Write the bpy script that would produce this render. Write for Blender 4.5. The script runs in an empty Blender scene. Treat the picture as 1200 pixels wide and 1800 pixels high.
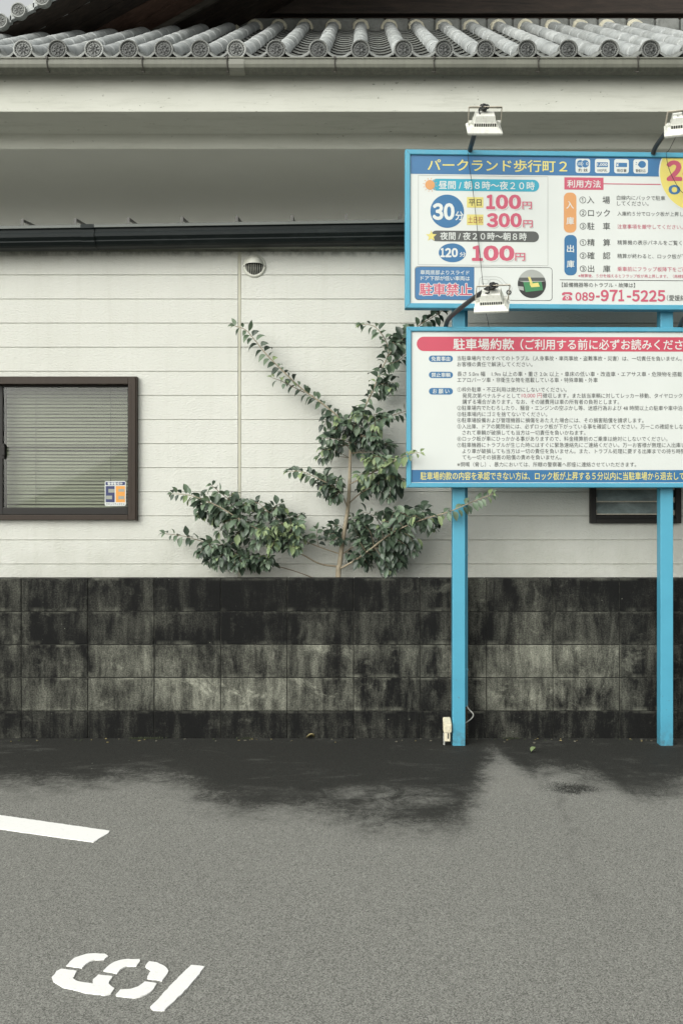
import bpy, bmesh, math, random
from mathutils import Vector, Matrix
R = math.radians
random.seed(11)

# ------------------------------------------------------------------ camera, sky, sun, exposure
CX, CY, F, H = 635.0, 900.0, 1750.0, 1.364      # principal point, horizon row, focal length (px) and eye height (m)
scene = bpy.context.scene
col = scene.collection
cam_d = bpy.data.cameras.new('camera')
cam = bpy.data.objects.new('camera', cam_d); col.objects.link(cam)
cam_d.sensor_fit = 'VERTICAL'; cam_d.sensor_height = 36.0; cam_d.sensor_width = 24.0
cam_d.lens = 36.0 * F / 1800.0
cam_d.shift_x = -(CX - 600.0) / 1800.0
cam_d.clip_end = 2000.0
cam.location = (0, 0, H); cam.rotation_euler = (R(90), 0, 0)
scene.camera = cam

SUN_EL, SUN_AZ = R(32), R(215)                   # high veiled sun behind the camera
world = bpy.data.worlds.new('World'); scene.world = world; world.use_nodes = True
wn = world.node_tree.nodes; wl = world.node_tree.links; wn.clear()
sky = wn.new('ShaderNodeTexSky'); sky.sky_type = 'NISHITA'; sky.sun_disc = False
sky.sun_elevation = SUN_EL; sky.sun_rotation = SUN_AZ
sky.air_density = 1.0; sky.dust_density = 3.0; sky.ozone_density = 1.0
hs = wn.new('ShaderNodeHueSaturation'); hs.inputs['Saturation'].default_value = 0.10
tint = wn.new('ShaderNodeMixRGB'); tint.blend_type = 'MULTIPLY'; tint.inputs[0].default_value = 1.0
tint.inputs[2].default_value = (0.995, 1.0, 0.965, 1)
bg = wn.new('ShaderNodeBackground'); bg.inputs[1].default_value = 0.15
wo = wn.new('ShaderNodeOutputWorld')
wl.new(sky.outputs[0], hs.inputs['Color']); wl.new(hs.outputs[0], tint.inputs[1])
wl.new(tint.outputs[0], bg.inputs[0]); wl.new(bg.outputs[0], wo.inputs[0])
sd = bpy.data.lights.new('sun', 'SUN'); sd.energy = 1.35; sd.angle = R(70); sd.color = (1.0, 0.985, 0.94)
sun = bpy.data.objects.new('sun', sd); col.objects.link(sun)
# sun_rotation in the sky is measured clockwise from +Y
sdir = Vector((math.sin(SUN_AZ) * math.cos(SUN_EL), math.cos(SUN_AZ) * math.cos(SUN_EL), math.sin(SUN_EL)))
sun.rotation_euler = sdir.to_track_quat('Z', 'Y').to_euler(); sun.location = (0, -5, 20)
vs = scene.view_settings
vs.view_transform = 'Standard'; vs.look = 'None'; vs.gamma = 1.0; vs.exposure = 0.55

# ------------------------------------------------------------------ helpers
def P(px, py, Y):
    return Vector(((px - CX) / F * Y, Y, H + (CY - py) / F * Y))
def GR(px, py, z=0.0):
    Y = (H - z) * F / (py - CY)
    return Vector(((px - CX) / F * Y, Y, z))
def XA(px, Y): return (px - CX) / F * Y
def ZA(py, Y): return H + (CY - py) / F * Y

class MB:
    def __init__(s): s.v = []; s.f = []; s.m = []; s.sm = []
    def add(s, vs_, fs, mi=0, smooth=False):
        b = len(s.v); s.v += [Vector(p) for p in vs_]
        for f in fs:
            s.f.append(tuple(b + i for i in f)); s.m.append(mi); s.sm.append(smooth)
    def box(s, a, b, mi=0):
        (x0, y0, z0), (x1, y1, z1) = a, b
        s.add([(x0,y0,z0),(x1,y0,z0),(x1,y1,z0),(x0,y1,z0),(x0,y0,z1),(x1,y0,z1),(x1,y1,z1),(x0,y1,z1)],
              [(3,2,1,0),(4,5,6,7),(0,1,5,4),(1,2,6,5),(2,3,7,6),(3,0,4,7)], mi)
    def bbox(s, a, b, c=0.003, mi=0):
        """box with chamfered edges"""
        bm = bmesh.new(); bmesh.ops.create_cube(bm, size=1.0)
        a = Vector(a); b = Vector(b); d = b - a; m = (a + b) / 2
        for v in bm.verts: v.co = Vector((v.co.x*d.x + m.x, v.co.y*d.y + m.y, v.co.z*d.z + m.z))
        bmesh.ops.bevel(bm, geom=bm.edges[:], offset=c, segments=2, affect='EDGES', profile=0.6)
        s.frombm(bm, mi)
    def frombm(s, bm, mi=0, smooth=False, mx=None):
        bm.verts.ensure_lookup_table(); bm.verts.index_update()
        vs_ = [(mx @ v.co) if mx else v.co.copy() for v in bm.verts]
        s.add(vs_, [[v.index for v in f.verts] for f in bm.faces], mi, smooth); bm.free()
    def tube(s, pts, r, n=8, mi=0, cap=True, rr=None):
        pts = [Vector(p) for p in pts]; vs_ = []; fs = []
        up = Vector((0.13, 0.21, 0.97)); N = len(pts)
        for i, p in enumerate(pts):
            t = (pts[min(i+1, N-1)] - pts[max(i-1, 0)]).normalized()
            if abs(t.dot(up)) > 0.98: up = Vector((0.9, 0.3, 0.1))
            a = t.cross(up).normalized(); b = t.cross(a).normalized()
            q = rr[i] if rr else r
            for k in range(n):
                an = 2*math.pi*k/n; vs_.append(p + a*math.cos(an)*q + b*math.sin(an)*q)
        for i in range(N-1):
            for k in range(n):
                k2 = (k+1) % n
                fs.append((i*n+k, i*n+k2, (i+1)*n+k2, (i+1)*n+k))
        s.add(vs_, fs, mi, True)
        if cap:
            s.add(vs_[:n], [tuple(reversed(range(n)))], mi); s.add(vs_[-n:], [tuple(range(n))], mi)
    def extrude_x(s, prof, x0, x1, mi=0, closed=False, smooth=False):
        """prof: list of (y,z) extruded along x"""
        n = len(prof); vs_ = [(x0, y, z) for y, z in prof] + [(x1, y, z) for y, z in prof]; fs = []
        for i in range(n if closed else n-1):
            j = (i+1) % n; fs.append((i, j, n+j, n+i))
        s.add(vs_, fs, mi, smooth)
        if closed: s.add([(x0, y, z) for y, z in prof], [tuple(range(n))], mi); s.add([(x1, y, z) for y, z in prof], [tuple(reversed(range(n)))], mi)
    def lathe(s, prof, mx, n=24, mi=0, smooth=True):
        """prof: (r, h) around local z, transformed by mx"""
        m = len(prof); vs_ = []
        for r, h in prof:
            for k in range(n):
                an = 2*math.pi*k/n; vs_.append(mx @ Vector((r*math.cos(an), r*math.sin(an), h)))
        fs = []
        for i in range(m-1):
            for k in range(n):
                k2 = (k+1) % n; fs.append((i*n+k, i*n+k2, (i+1)*n+k2, (i+1)*n+k))
        s.add(vs_, fs, mi, smooth)
    def poly(s, pts, mi=0): s.add(pts, [tuple(range(len(pts)))], mi)
    def prism(s, pts, off, mi=0):
        """closed slab: polygon pts (3d) pushed by off"""
        off = Vector(off); n = len(pts); top = [Vector(p)+off for p in pts]; bot = [Vector(p) for p in pts]
        s.add(top + bot, [tuple(range(n)), tuple(reversed(range(n, 2*n)))] + [(i, n+i, n+(i+1)%n, (i+1)%n) for i in range(n)], mi)
    def build(s, name, mats, parent=None, local=False):
        me = bpy.data.meshes.new(name)
        vv = s.v
        if parent is not None and not local:
            inv = W[parent.name].inverted(); vv = [inv @ p for p in vv]
        me.from_pydata([tuple(p) for p in vv], [], s.f)
        if not isinstance(mats, (list, tuple)): mats = [mats]
        for m in mats: me.materials.append(m)
        me.polygons.foreach_set('material_index', s.m); me.polygons.foreach_set('use_smooth', s.sm)
        me.update()
        o = bpy.data.objects.new(name, me); col.objects.link(o)
        W[o.name] = Matrix.Identity(4)
        if parent is not None: o.parent = parent; W[o.name] = W[parent.name].copy()
        return o
W = {}
def tag(o, label=None, cat=None, group=None, kind=None):
    if label: o['label'] = label
    if cat: o['category'] = cat
    if group: o['group'] = group
    if kind: o['kind'] = kind
    return o
def thing(name, loc, label, cat, group=None):
    o = bpy.data.objects.new(name, None); col.objects.link(o); o.location = loc; o.empty_display_size = 0.1
    W[o.name] = Matrix.Translation(loc)
    return tag(o, label, cat, group)

# ------------------------------------------------------------------ materials
def srgb(r, g, b):
    f = lambda c: (c/255/12.92) if c/255 <= 0.04045 else ((c/255+0.055)/1.055)**2.4
    return (f(r), f(g), f(b))
class NT:
    def __init__(s, name):
        s.mat = bpy.data.materials.new(name); s.mat.use_nodes = True
        s.n = s.mat.node_tree.nodes; s.l = s.mat.node_tree.links
        s.b = s.n['Principled BSDF']; s.out = s.n['Material Output']
        s.tc = s.n.new('ShaderNodeTexCoord')
    def new(s, t, **kw):
        o = s.n.new(t)
        for k, v in kw.items(): setattr(o, k, v)
        return o
    def link(s, a, b): s.l.new(a, b)
    def set(s, inp, v):
        if hasattr(v, 'links') or isinstance(v, bpy.types.NodeSocket): s.link(v, inp)
        else: inp.default_value = v
    def mapv(s, scale=(1,1,1), loc=(0,0,0), src=None):
        m = s.new('ShaderNodeMapping'); m.inputs['Scale'].default_value = scale; m.inputs['Location'].default_value = loc
        s.link(src or s.tc.outputs['Object'], m.inputs['Vector']); return m.outputs[0]
    def noise(s, scale=5, detail=4, rough=0.55, vec=None, dist=0.0):
        n = s.new('ShaderNodeTexNoise'); n.inputs['Scale'].default_value = scale; n.inputs['Detail'].default_value = detail
        n.inputs['Roughness'].default_value = rough; n.inputs['Distortion'].default_value = dist
        s.link(vec or s.tc.outputs['Object'], n.inputs['Vector']); return n.outputs['Fac']
    def voro(s, scale, vec=None, feature='F1'):
        n = s.new('ShaderNodeTexVoronoi'); n.feature = feature; n.inputs['Scale'].default_value = scale
        s.link(vec or s.tc.outputs['Object'], n.inputs['Vector']); return n
    def math(s, op, a, b=0.0, c=0.0, clamp=False):
        n = s.new('ShaderNodeMath', operation=op, use_clamp=clamp)
        s.set(n.inputs[0], a); s.set(n.inputs[1], b)
        if len(n.inputs) > 2: s.set(n.inputs[2], c)
        return n.outputs[0]
    def remap(s, v, a, b, c=0.0, d=1.0):
        n = s.new('ShaderNodeMapRange', clamp=True)
        s.set(n.inputs[0], v)
        for i, x in zip((1,2,3,4), (a,b,c,d)): n.inputs[i].default_value = x
        return n.outputs[0]
    def mix(s, fac, a, b, mode='MIX'):
        n = s.new('ShaderNodeMixRGB', blend_type=mode)
        s.set(n.inputs[0], fac)
        for i, x in ((1, a), (2, b)):
            if isinstance(x, tuple): n.inputs[i].default_value = (*x[:3], 1)
            else: s.link(x, n.inputs[i])
        return n.outputs[0]
    def xyz(s, src=None):
        n = s.new('ShaderNodeSeparateXYZ'); s.link(src or s.tc.outputs['Object'], n.inputs[0]); return n.outputs
    def curve(s, v, pts):
        n = s.new('ShaderNodeFloatCurve'); cm = n.mapping.curves[0]
        while len(cm.points) > 2: cm.points.remove(cm.points[1])
        cm.points[0].location = pts[0]; cm.points[-1].location = pts[-1]
        for p in pts[1:-1]: cm.points.new(*p)
        for p in cm.points: p.handle_type = 'VECTOR'
        n.mapping.update(); s.set(n.inputs['Value'], v); return n.outputs[0]
    def bump(s, h, strength=0.3, dist=0.01):
        n = s.new('ShaderNodeBump'); n.inputs['Strength'].default_value = strength; n.inputs['Distance'].default_value = dist
        s.link(h, n.inputs['Height']); s.link(n.outputs[0], s.b.inputs['Normal']); return n
    def fin(s, color, rough=0.6, metal=0.0, spec=0.5):
        if isinstance(color, tuple): s.b.inputs['Base Color'].default_value = (*color[:3], 1)
        else: s.link(color, s.b.inputs['Base Color'])
        s.set(s.b.inputs['Roughness'], rough); s.b.inputs['Metallic'].default_value = metal
        s.b.inputs['Specular IOR Level'].default_value = spec
        return s.mat
def pm(name, c, rough=0.6, var=0.12, vs_=6.0, metal=0.0, spec=0.5, bump=0.0, bs=80.0, stretch=(1,1,1), dirt=None, dk=0.0):
    if name.startswith('panel_'): c = tuple(x*0.69 for x in c)
    if name.startswith('print_'): c = tuple(x*0.68 for x in c)
    t = NT(name); v = t.mapv(stretch)
    n = t.noise(vs_, 5, 0.6, v)
    lo = tuple(x*(1-var) for x in c); hi = tuple(min(1, x*(1+var)) for x in c)
    cc = t.mix(t.remap(n, 0.3, 0.7), lo, hi)
    if dirt:
        d = t.noise(vs_*2.7, 6, 0.7, t.mapv((stretch[0]*1.3, stretch[1], stretch[2]*0.5), (3, 1, 7)))
        cc = t.mix(t.remap(d, 0.52, 0.78, 0, dk), cc, dirt)
    if bump: t.bump(t.noise(bs, 4, 0.6, v), bump, 0.004)
    return t.fin(cc, t.remap(n, 0.2, 0.8, max(0.02, rough-0.06), min(1, rough+0.06)), metal, spec)
M = {}
M['blue'] = pm('blue_paint', srgb(69,142,166), 0.42, 0.06, 5, dirt=srgb(110,150,160), dk=0.35)
def m_post():
    t = NT('blue_post_paint'); z = t.xyz()
    n = t.noise(4, 5, 0.6); c = t.mix(t.remap(n, 0.3, 0.7), srgb(66,139,163), srgb(71,147,171))
    g_ = t.noise(30, 6, 0.7); low = t.remap(z[2], 0.0, 0.16, 1, 0)
    c = t.mix(t.math('MULTIPLY', low, t.remap(g_, 0.42, 0.68, 0.05, 0.75)), c, srgb(66,70,66))
    ch = t.math('MULTIPLY', t.remap(t.noise(55, 3, 0.6), 0.68, 0.71, 0, 1), t.remap(z[2], 0.0, 0.5, 0.9, 0.12))
    c = t.mix(ch, c, srgb(84,74,64))
    return t.fin(c, 0.42, 0, 0.5)
M['post'] = m_post()
M['print_white'] = pm('panel_white', srgb(226,231,226), 0.35, 0.02, 3)
M['p_blue'] = pm('print_blue', srgb(64,121,169), 0.35, 0.05, 6)
M['p_blue2'] = pm('print_deep_blue', srgb(52,116,164), 0.35, 0.05, 6)
M['p_yellow'] = pm('print_yellow', srgb(232,220,128), 0.35, 0.04)
M['p_badge'] = pm('print_badge_yellow', srgb(238,222,120), 0.35, 0.04)
M['st_grey'] = pm('print_sticker_grey', srgb(158,163,150), 0.4, 0.04)
M['st_orange'] = pm('print_sticker_orange', srgb(234,160,58), 0.4, 0.04)
M['p_red'] = pm('print_red', srgb(208,78,100), 0.35, 0.04)
M['p_pink'] = pm('print_pink_red', srgb(206,92,116), 0.35, 0.04)
M['p_teal'] = pm('print_teal', srgb(58,172,196), 0.35, 0.05)
M['p_grey'] = pm('print_dark_grey', srgb(88,91,88), 0.4, 0.05)
M['p_text'] = pm('print_text_grey', srgb(84,87,84), 0.4, 0.04)
M['p_black'] = pm('print_black', srgb(45,46,44), 0.4, 0.04)
M['p_orange'] = pm('print_orange', srgb(226,164,104), 0.35, 0.04)
M['p_lgrey'] = pm('print_light_grey', srgb(176,180,174), 0.4, 0.04)
M['p_green'] = pm('print_green', srgb(64,140,90), 0.4, 0.05)
M['p_navy'] = pm('print_navy', srgb(18,36,96), 0.4, 0.05)
M['p_brown'] = pm('print_brown_red', srgb(168,84,60), 0.4, 0.05)
M['lampwhite'] = pm('lamp_white_enamel', srgb(208,209,200), 0.4, 0.05, 20, dirt=srgb(140,136,124), dk=0.5)
M['galv'] = pm('weathered_steel', srgb(168,162,148), 0.5, 0.15, 40, metal=0.3, dirt=srgb(110,80,60), dk=0.5)
M['bracket'] = pm('rusted_bracket', srgb(58,56,50), 0.6, 0.15, 40, dirt=srgb(64,50,40), dk=0.5)
M['black'] = pm('black_tube_paint', srgb(42,43,42), 0.4, 0.15, 30)
M['rubber'] = pm('black_cable_rubber', srgb(30,31,30), 0.55, 0.1, 40)
M['cable_grey'] = pm('grey_cable_sheath', srgb(150,151,146), 0.5, 0.1, 40)
M['lamp_glass'] = pm('lamp_cover_glass', srgb(190,194,190), 0.15, 0.03)
M['beige'] = pm('beige_plastic', srgb(203,196,172), 0.5, 0.06, 20, dirt=srgb(120,110,90), dk=0.4)
M['bronze'] = pm('bronze_aluminium', srgb(45,36,28), 0.5, 0.1, 12, spec=0.25, dirt=srgb(64,55,45), dk=0.35)
M['bronze_dark'] = pm('dark_sash_aluminium', srgb(26,24,21), 0.55, 0.1, 12, spec=0.3)
M['slat'] = pm('blind_slat', srgb(150,155,140), 0.45, 0.05, 5)
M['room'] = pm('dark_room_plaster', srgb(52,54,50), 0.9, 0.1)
M['dgutter'] = pm('dark_green_grey_gutter', srgb(20,26,26), 0.5, 0.12, 3, spec=0.16, stretch=(0.4,1,3), dirt=srgb(56,62,60), dk=0.35)
M['lip'] = pm('gutter_lip', srgb(84,88,84), 0.4, 0.1, 6, spec=0.3)  # paler than the gutter body: the rim's reflection is put into the colour
M['strip'] = pm('grimy_eave_strip', srgb(120,122,112), 0.7, 0.2, 9, stretch=(0.6,1,1), dirt=srgb(60,62,56), dk=0.9)
M['hook'] = pm('grey_hook_steel', srgb(66,66,61), 0.5, 0.2, 40)
M['metalroof'] = pm('grey_metal_roof', srgb(140,141,136), 0.5, 0.1, 2)
M['hood'] = pm('vent_hood_paint', srgb(186,187,176), 0.45, 0.05, 20, dirt=srgb(120,118,105), dk=0.4)
M['sealant'] = pm('sealant_strip', srgb(168,167,150), 0.7, 0.08, 10)
M['gut_patch'] = pm('pale_gutter_sleeve', srgb(110,111,101), 0.5, 0.08, 12)
M['mortar_white'] = pm('lime_mortar', srgb(196,192,172), 0.9, 0.15, 30, bump=0.4, bs=90)
M['bark'] = pm('shrub_bark', srgb(142,132,112), 0.8, 0.2, 30, bump=0.3, bs=120, dirt=srgb(90,92,76), dk=0.6)
M['twig'] = pm('shrub_twig', srgb(104,94,76), 0.8, 0.2, 30)

def m_siding():
    t = NT('embossed_siding')
    n1 = t.noise(1.0, 5, 0.6, t.mapv((1.2, 1, 0.7)))
    c = t.mix(t.remap(n1, 0.3, 0.7), srgb(184,185,177), srgb(191,192,185))
    z = t.xyz()
    st = t.noise(7.0, 5, 0.65, t.mapv((2.2, 1, 0.16)))
    c = t.mix(t.remap(st, 0.5, 0.8, 0, 0.16), c, srgb(150,150,132))
    low = t.remap(z[2], 0.95, 1.35, 1, 0)
    c = t.mix(t.math('MULTIPLY', low, t.remap(t.noise(5, 6, 0.7), 0.35, 0.7, 0.08, 0.38)), c, srgb(128,130,112))
    # grime under the gutter
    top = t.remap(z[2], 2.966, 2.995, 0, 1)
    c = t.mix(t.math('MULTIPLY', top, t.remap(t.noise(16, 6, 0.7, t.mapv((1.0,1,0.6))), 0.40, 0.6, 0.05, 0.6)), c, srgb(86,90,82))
    emb = t.noise(52, 4, 0.5, t.mapv((1.0, 1, 2.0)), 0.6)
    fine = t.noise(150, 3, 0.6)
    h = t.math('ADD', t.math('MULTIPLY', t.remap(emb, 0.35, 0.65), 0.8), t.math('MULTIPLY', fine, 0.25))
    t.bump(h, 0.5, 0.004)
    return t.fin(c, 0.75, 0, 0.3)
M['siding'] = m_siding()

def m_plaster():
    t = NT('white_eave_plaster')
    n = t.noise(1.6, 6, 0.6, t.mapv((1, 1, 1.5)))
    c = t.mix(t.remap(n, 0.3, 0.7), srgb(182,183,173), srgb(191,192,183))
    d = t.noise(38, 3, 0.6, t.mapv((0.6,1,1)))
    c = t.mix(t.remap(d, 0.68, 0.74, 0, 0.7), c, srgb(104,104,92))
    d2 = t.noise(9, 6, 0.75, t.mapv((0.25,1,2.2),(2,0,1)))
    c = t.mix(t.remap(d2, 0.5, 0.72, 0, 0.34), c, srgb(132,133,120))
    t.bump(t.noise(14, 6, 0.6), 0.12, 0.01)
    return t.fin(c, 0.85, 0, 0.2)
M['plaster'] = m_plaster()
def m_plaster2():
    t = NT('grey_soffit_plaster')
    n = t.noise(1.3, 6, 0.6)
    c = t.mix(t.remap(n, 0.3, 0.7), srgb(192,193,185), srgb(198,199,192))
    t.bump(t.noise(10, 6, 0.6), 0.1, 0.01)
    return t.fin(c, 0.9, 0, 0.2)
M['plaster2'] = m_plaster2()

def m_gutter():
    t = NT('aged_pale_gutter')
    z = t.xyz()
    n = t.noise(3, 5, 0.6, t.mapv((1,1,1)))
    c = t.mix(t.remap(n, 0.3, 0.7), srgb(94,95,85), srgb(108,109,98))
    st = t.noise(16, 5, 0.7, t.mapv((2.5,1,0.12)))
    c = t.mix(t.remap(st, 0.42, 0.75, 0, 0.40), c, srgb(76,77,68))
    g = t.noise(26, 5, 0.7, t.mapv((1.5,1,1)))
    band = t.remap(z[2], GUT_Z0-0.004, GUT_Z0+0.035, 1, 0)
    c = t.mix(t.math('MULTIPLY', band, t.remap(g, 0.38, 0.6, 0.25, 0.95)), c, srgb(66,68,60))
    return t.fin(c, 0.5, 0, 0.4)
GUT_Y = 6.67
GUT_Z0 = ZA(121.5, GUT_Y); GUT_Z1 = ZA(101, GUT_Y)
M['gutter'] = m_gutter()

def m_tile(name, a, b, moss):
    t = NT(name)
    n = t.noise(7, 6, 0.65)
    c = t.mix(t.remap(n, 0.3, 0.7), a, b)
    n2 = t.noise(22, 5, 0.7, None, 0.4)
    c = t.mix(t.remap(n2, 0.48, 0.68, 0, 0.62), c, moss)
    n3 = t.noise(3.1, 5, 0.7, t.mapv((1,1,1),(4,2,1)))
    c = t.mix(t.remap(n3, 0.5, 0.7, 0, 0.5), c, moss)
    sp = t.noise(70, 2, 0.5)
    c = t.mix(t.remap(sp, 0.68, 0.74, 0, 0.5), c, srgb(210,210,200))
    isl = t.new('ShaderNodeNewGeometry')
    c = t.mix(t.remap(isl.outputs['Random Per Island'], 0, 1, 0.0, 0.35), c, srgb(96,100,98))
    t.bump(n2, 0.15, 0.004)
    return t.fin(c, 0.52, 0, 0.5)
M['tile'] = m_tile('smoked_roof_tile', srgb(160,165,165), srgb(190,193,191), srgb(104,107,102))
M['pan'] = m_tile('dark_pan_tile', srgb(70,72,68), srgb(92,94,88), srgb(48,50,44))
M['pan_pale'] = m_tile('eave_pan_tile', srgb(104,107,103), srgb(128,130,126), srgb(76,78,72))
M['disc'] = m_tile('end_disc_tile', srgb(84,86,83), srgb(106,108,104), srgb(60,62,57))
M['disc_mid'] = m_tile('worn_disc_relief', srgb(66,67,64), srgb(84,85,81), srgb(50,51,47))
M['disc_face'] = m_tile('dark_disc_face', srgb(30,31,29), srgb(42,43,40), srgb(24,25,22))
M['disc_pale'] = m_tile('pale_end_disc_tile', srgb(128,131,128), srgb(150,152,148), srgb(96,98,92))

def m_wood(name, a, b):
    t = NT(name)
    n = t.noise(9, 7, 0.7, t.mapv((0.25, 2.2, 2.2)), 0.6)
    c = t.mix(t.remap(n, 0.32, 0.68), a, b)
    t.bump(n, 0.3, 0.01)
    return t.fin(c, 0.7, 0, 0.3)
M['wood'] = m_wood('dark_old_wood', srgb(30,27,24), srgb(62,52,45))
M['wood_brown'] = m_wood('brown_old_plank', srgb(64,48,40), srgb(104,80,68))
M['wood_grey'] = m_wood('grey_weathered_batten', srgb(60,56,50), srgb(92,88,80))

def m_leaf(name, lo, hi, rough):
    t = NT(name)
    g = t.new('ShaderNodeNewGeometry')
    c = t.mix(g.outputs['Random Per Island'], lo, hi)
    n = t.noise(60, 3, 0.5)
    c = t.mix(t.remap(n, 0.4, 0.7, 0, 0.3), c, tuple(x*1.5 for x in lo))
    tr = t.new('ShaderNodeBsdfTranslucent'); t.link(c, tr.inputs[0])
    m = t.fin(c, rough, 0, 0.45)
    ms = t.new('ShaderNodeMixShader'); ms.inputs[0].default_value = 0.18
    t.link(t.b.outputs[0], ms.inputs[1]); t.link(tr.outputs[0], ms.inputs[2]); t.link(ms.outputs[0], t.out.inputs[0])
    return m
M['leaf'] = m_leaf('dark_leaf', (0.016,0.028,0.019), (0.078,0.116,0.074), 0.36)
M['leaf_mid'] = m_leaf('mid_leaf', (0.082,0.124,0.080), (0.150,0.205,0.128), 0.42)
M['leaf_young'] = m_leaf('young_leaf', (0.16,0.22,0.10), (0.26,0.32,0.16), 0.45)

def m_glass(name, tintc, refl=0.9, rough=0.02, trans=1.0):
    t = NT(name); t.n.remove(t.b)
    tr = t.new('ShaderNodeBsdfTransparent'); tr.inputs[0].default_value = (*tintc, 1)
    gl = t.new('ShaderNodeBsdfGlossy'); gl.inputs['Roughness'].default_value = rough; gl.inputs[0].default_value = (refl, refl, refl, 1)
    fr = t.new('ShaderNodeFresnel'); fr.inputs[0].default_value = 1.52
    n = t.noise(2.0, 2, 0.5); bp = t.new('ShaderNodeBump'); bp.inputs['Strength'].default_value = 0.008; t.link(n, bp.inputs['Height'])
    t.link(bp.outputs[0], gl.inputs['Normal'])
    mx = t.new('ShaderNodeMixShader'); t.link(t.math('MULTIPLY', fr.outputs[0], 0.5, clamp=True), mx.inputs[0])
    t.link(tr.outputs[0], mx.inputs[1]); t.link(gl.outputs[0], mx.inputs[2]); t.link(mx.outputs[0], t.out.inputs[0])
    return t.mat
M['glass'] = m_glass('window_glass', (0.89, 0.90, 0.87))
M['figured'] = pm('figured_louvre_glass', srgb(118,128,126), 0.25, 0.4, 7, spec=0.5, bump=0.5, bs=70, stretch=(1,1,1.6))

def m_block():
    t = NT('mouldy_concrete_block')
    at = t.new('ShaderNodeAttribute'); at.attribute_name = 'wear'
    w = at.outputs['Fac']; z = t.xyz()
    st = t.noise(5.0, 7, 0.66, t.mapv((1.7, 1, 0.50)), 0.4)
    st2 = t.noise(16.0, 6, 0.72, t.mapv((1.5, 1, 0.30), (5, 0, 3)), 0.3)
    pa = t.noise(2.6, 7, 0.66, t.mapv((1,1,1), (1.5,0,4.0)))
    gr = t.noise(120, 4, 0.75)
    v = t.math('ADD', t.math('MULTIPLY', t.remap(st, 0.32, 0.70), 0.62), t.math('MULTIPLY', t.remap(pa, 0.3, 0.68), 0.62))
    v = t.math('ADD', v, t.math('MULTIPLY', t.math('SUBTRACT', st2, 0.5), 1.0))
    v = t.math('MULTIPLY', v, t.math('ADD', t.math('MULTIPLY', w, 1.05), 0.07))
    v = t.math('MULTIPLY', v, t.remap(gr, 0.25, 0.7, 0.45, 1.35))
    run = t.noise(9.0, 6, 0.7, t.mapv((1.5, 1, 0.10), (11, 0, 5)), 0.2)
    v = t.math('MULTIPLY', v, t.remap(run, 0.36, 0.62, 0.74, 1.08))
    pt = t.noise(4.2, 8, 0.75, t.mapv((1, 1, 1.3), (7, 0, 9)), 0.5)
    v = t.math('ADD', v, t.math('MULTIPLY', t.remap(pt, 0.56, 0.70), t.math('MULTIPLY', w, 0.75)))
    c = t.mix(t.math('POWER', t.remap(v, 0.14, 0.98), 1.25), srgb(10,11,10), srgb(150,151,137))
    # efflorescence lines close above the bed joints
    zz = t.math('FRACT', t.math('DIVIDE', t.math('SUBTRACT', z[2], 0.166), 0.1998))
    ef = t.math('MULTIPLY', t.remap(zz, 0.90, 0.985, 0, 1), t.remap(t.noise(5.5, 5, 0.7, t.mapv((1,1,0.3),(9,0,2))), 0.50, 0.66, 0, 1))
    ef2 = t.math('MULTIPLY', t.remap(zz, 0.14, 0.02, 0, 1), t.remap(t.noise(5.0, 5, 0.7, t.mapv((1,1,0.3),(3,0,8))), 0.5, 0.66, 0, 1))
    ef = t.math('MULTIPLY', t.math('ADD', ef, ef2, clamp=True), t.math('ADD', t.math('MULTIPLY', w, 0.9), 0.12))
    c = t.mix(ef, c, srgb(138,139,126))
    sp = t.voro(14)
    dot = t.math('MULTIPLY', t.remap(sp.outputs['Distance'], 0.016, 0.034, 1, 0), t.remap(t.noise(2.7, 2, 0.5), 0.46, 0.54, 0, 0.8))
    c = t.mix(dot, c, srgb(176,178,164))
    t.bump(t.math('ADD', gr, t.math('MULTIPLY', t.noise(45, 4, 0.6), 0.6)), 0.6, 0.004)
    return t.fin(c, 0.88, 0, 0.25)
M['block'] = m_block()
M['joint'] = pm('dark_mortar_joint', srgb(30,31,27), 0.95, 0.4, 14, bump=0.4, bs=100, dirt=srgb(112,112,100), dk=0.6)

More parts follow.
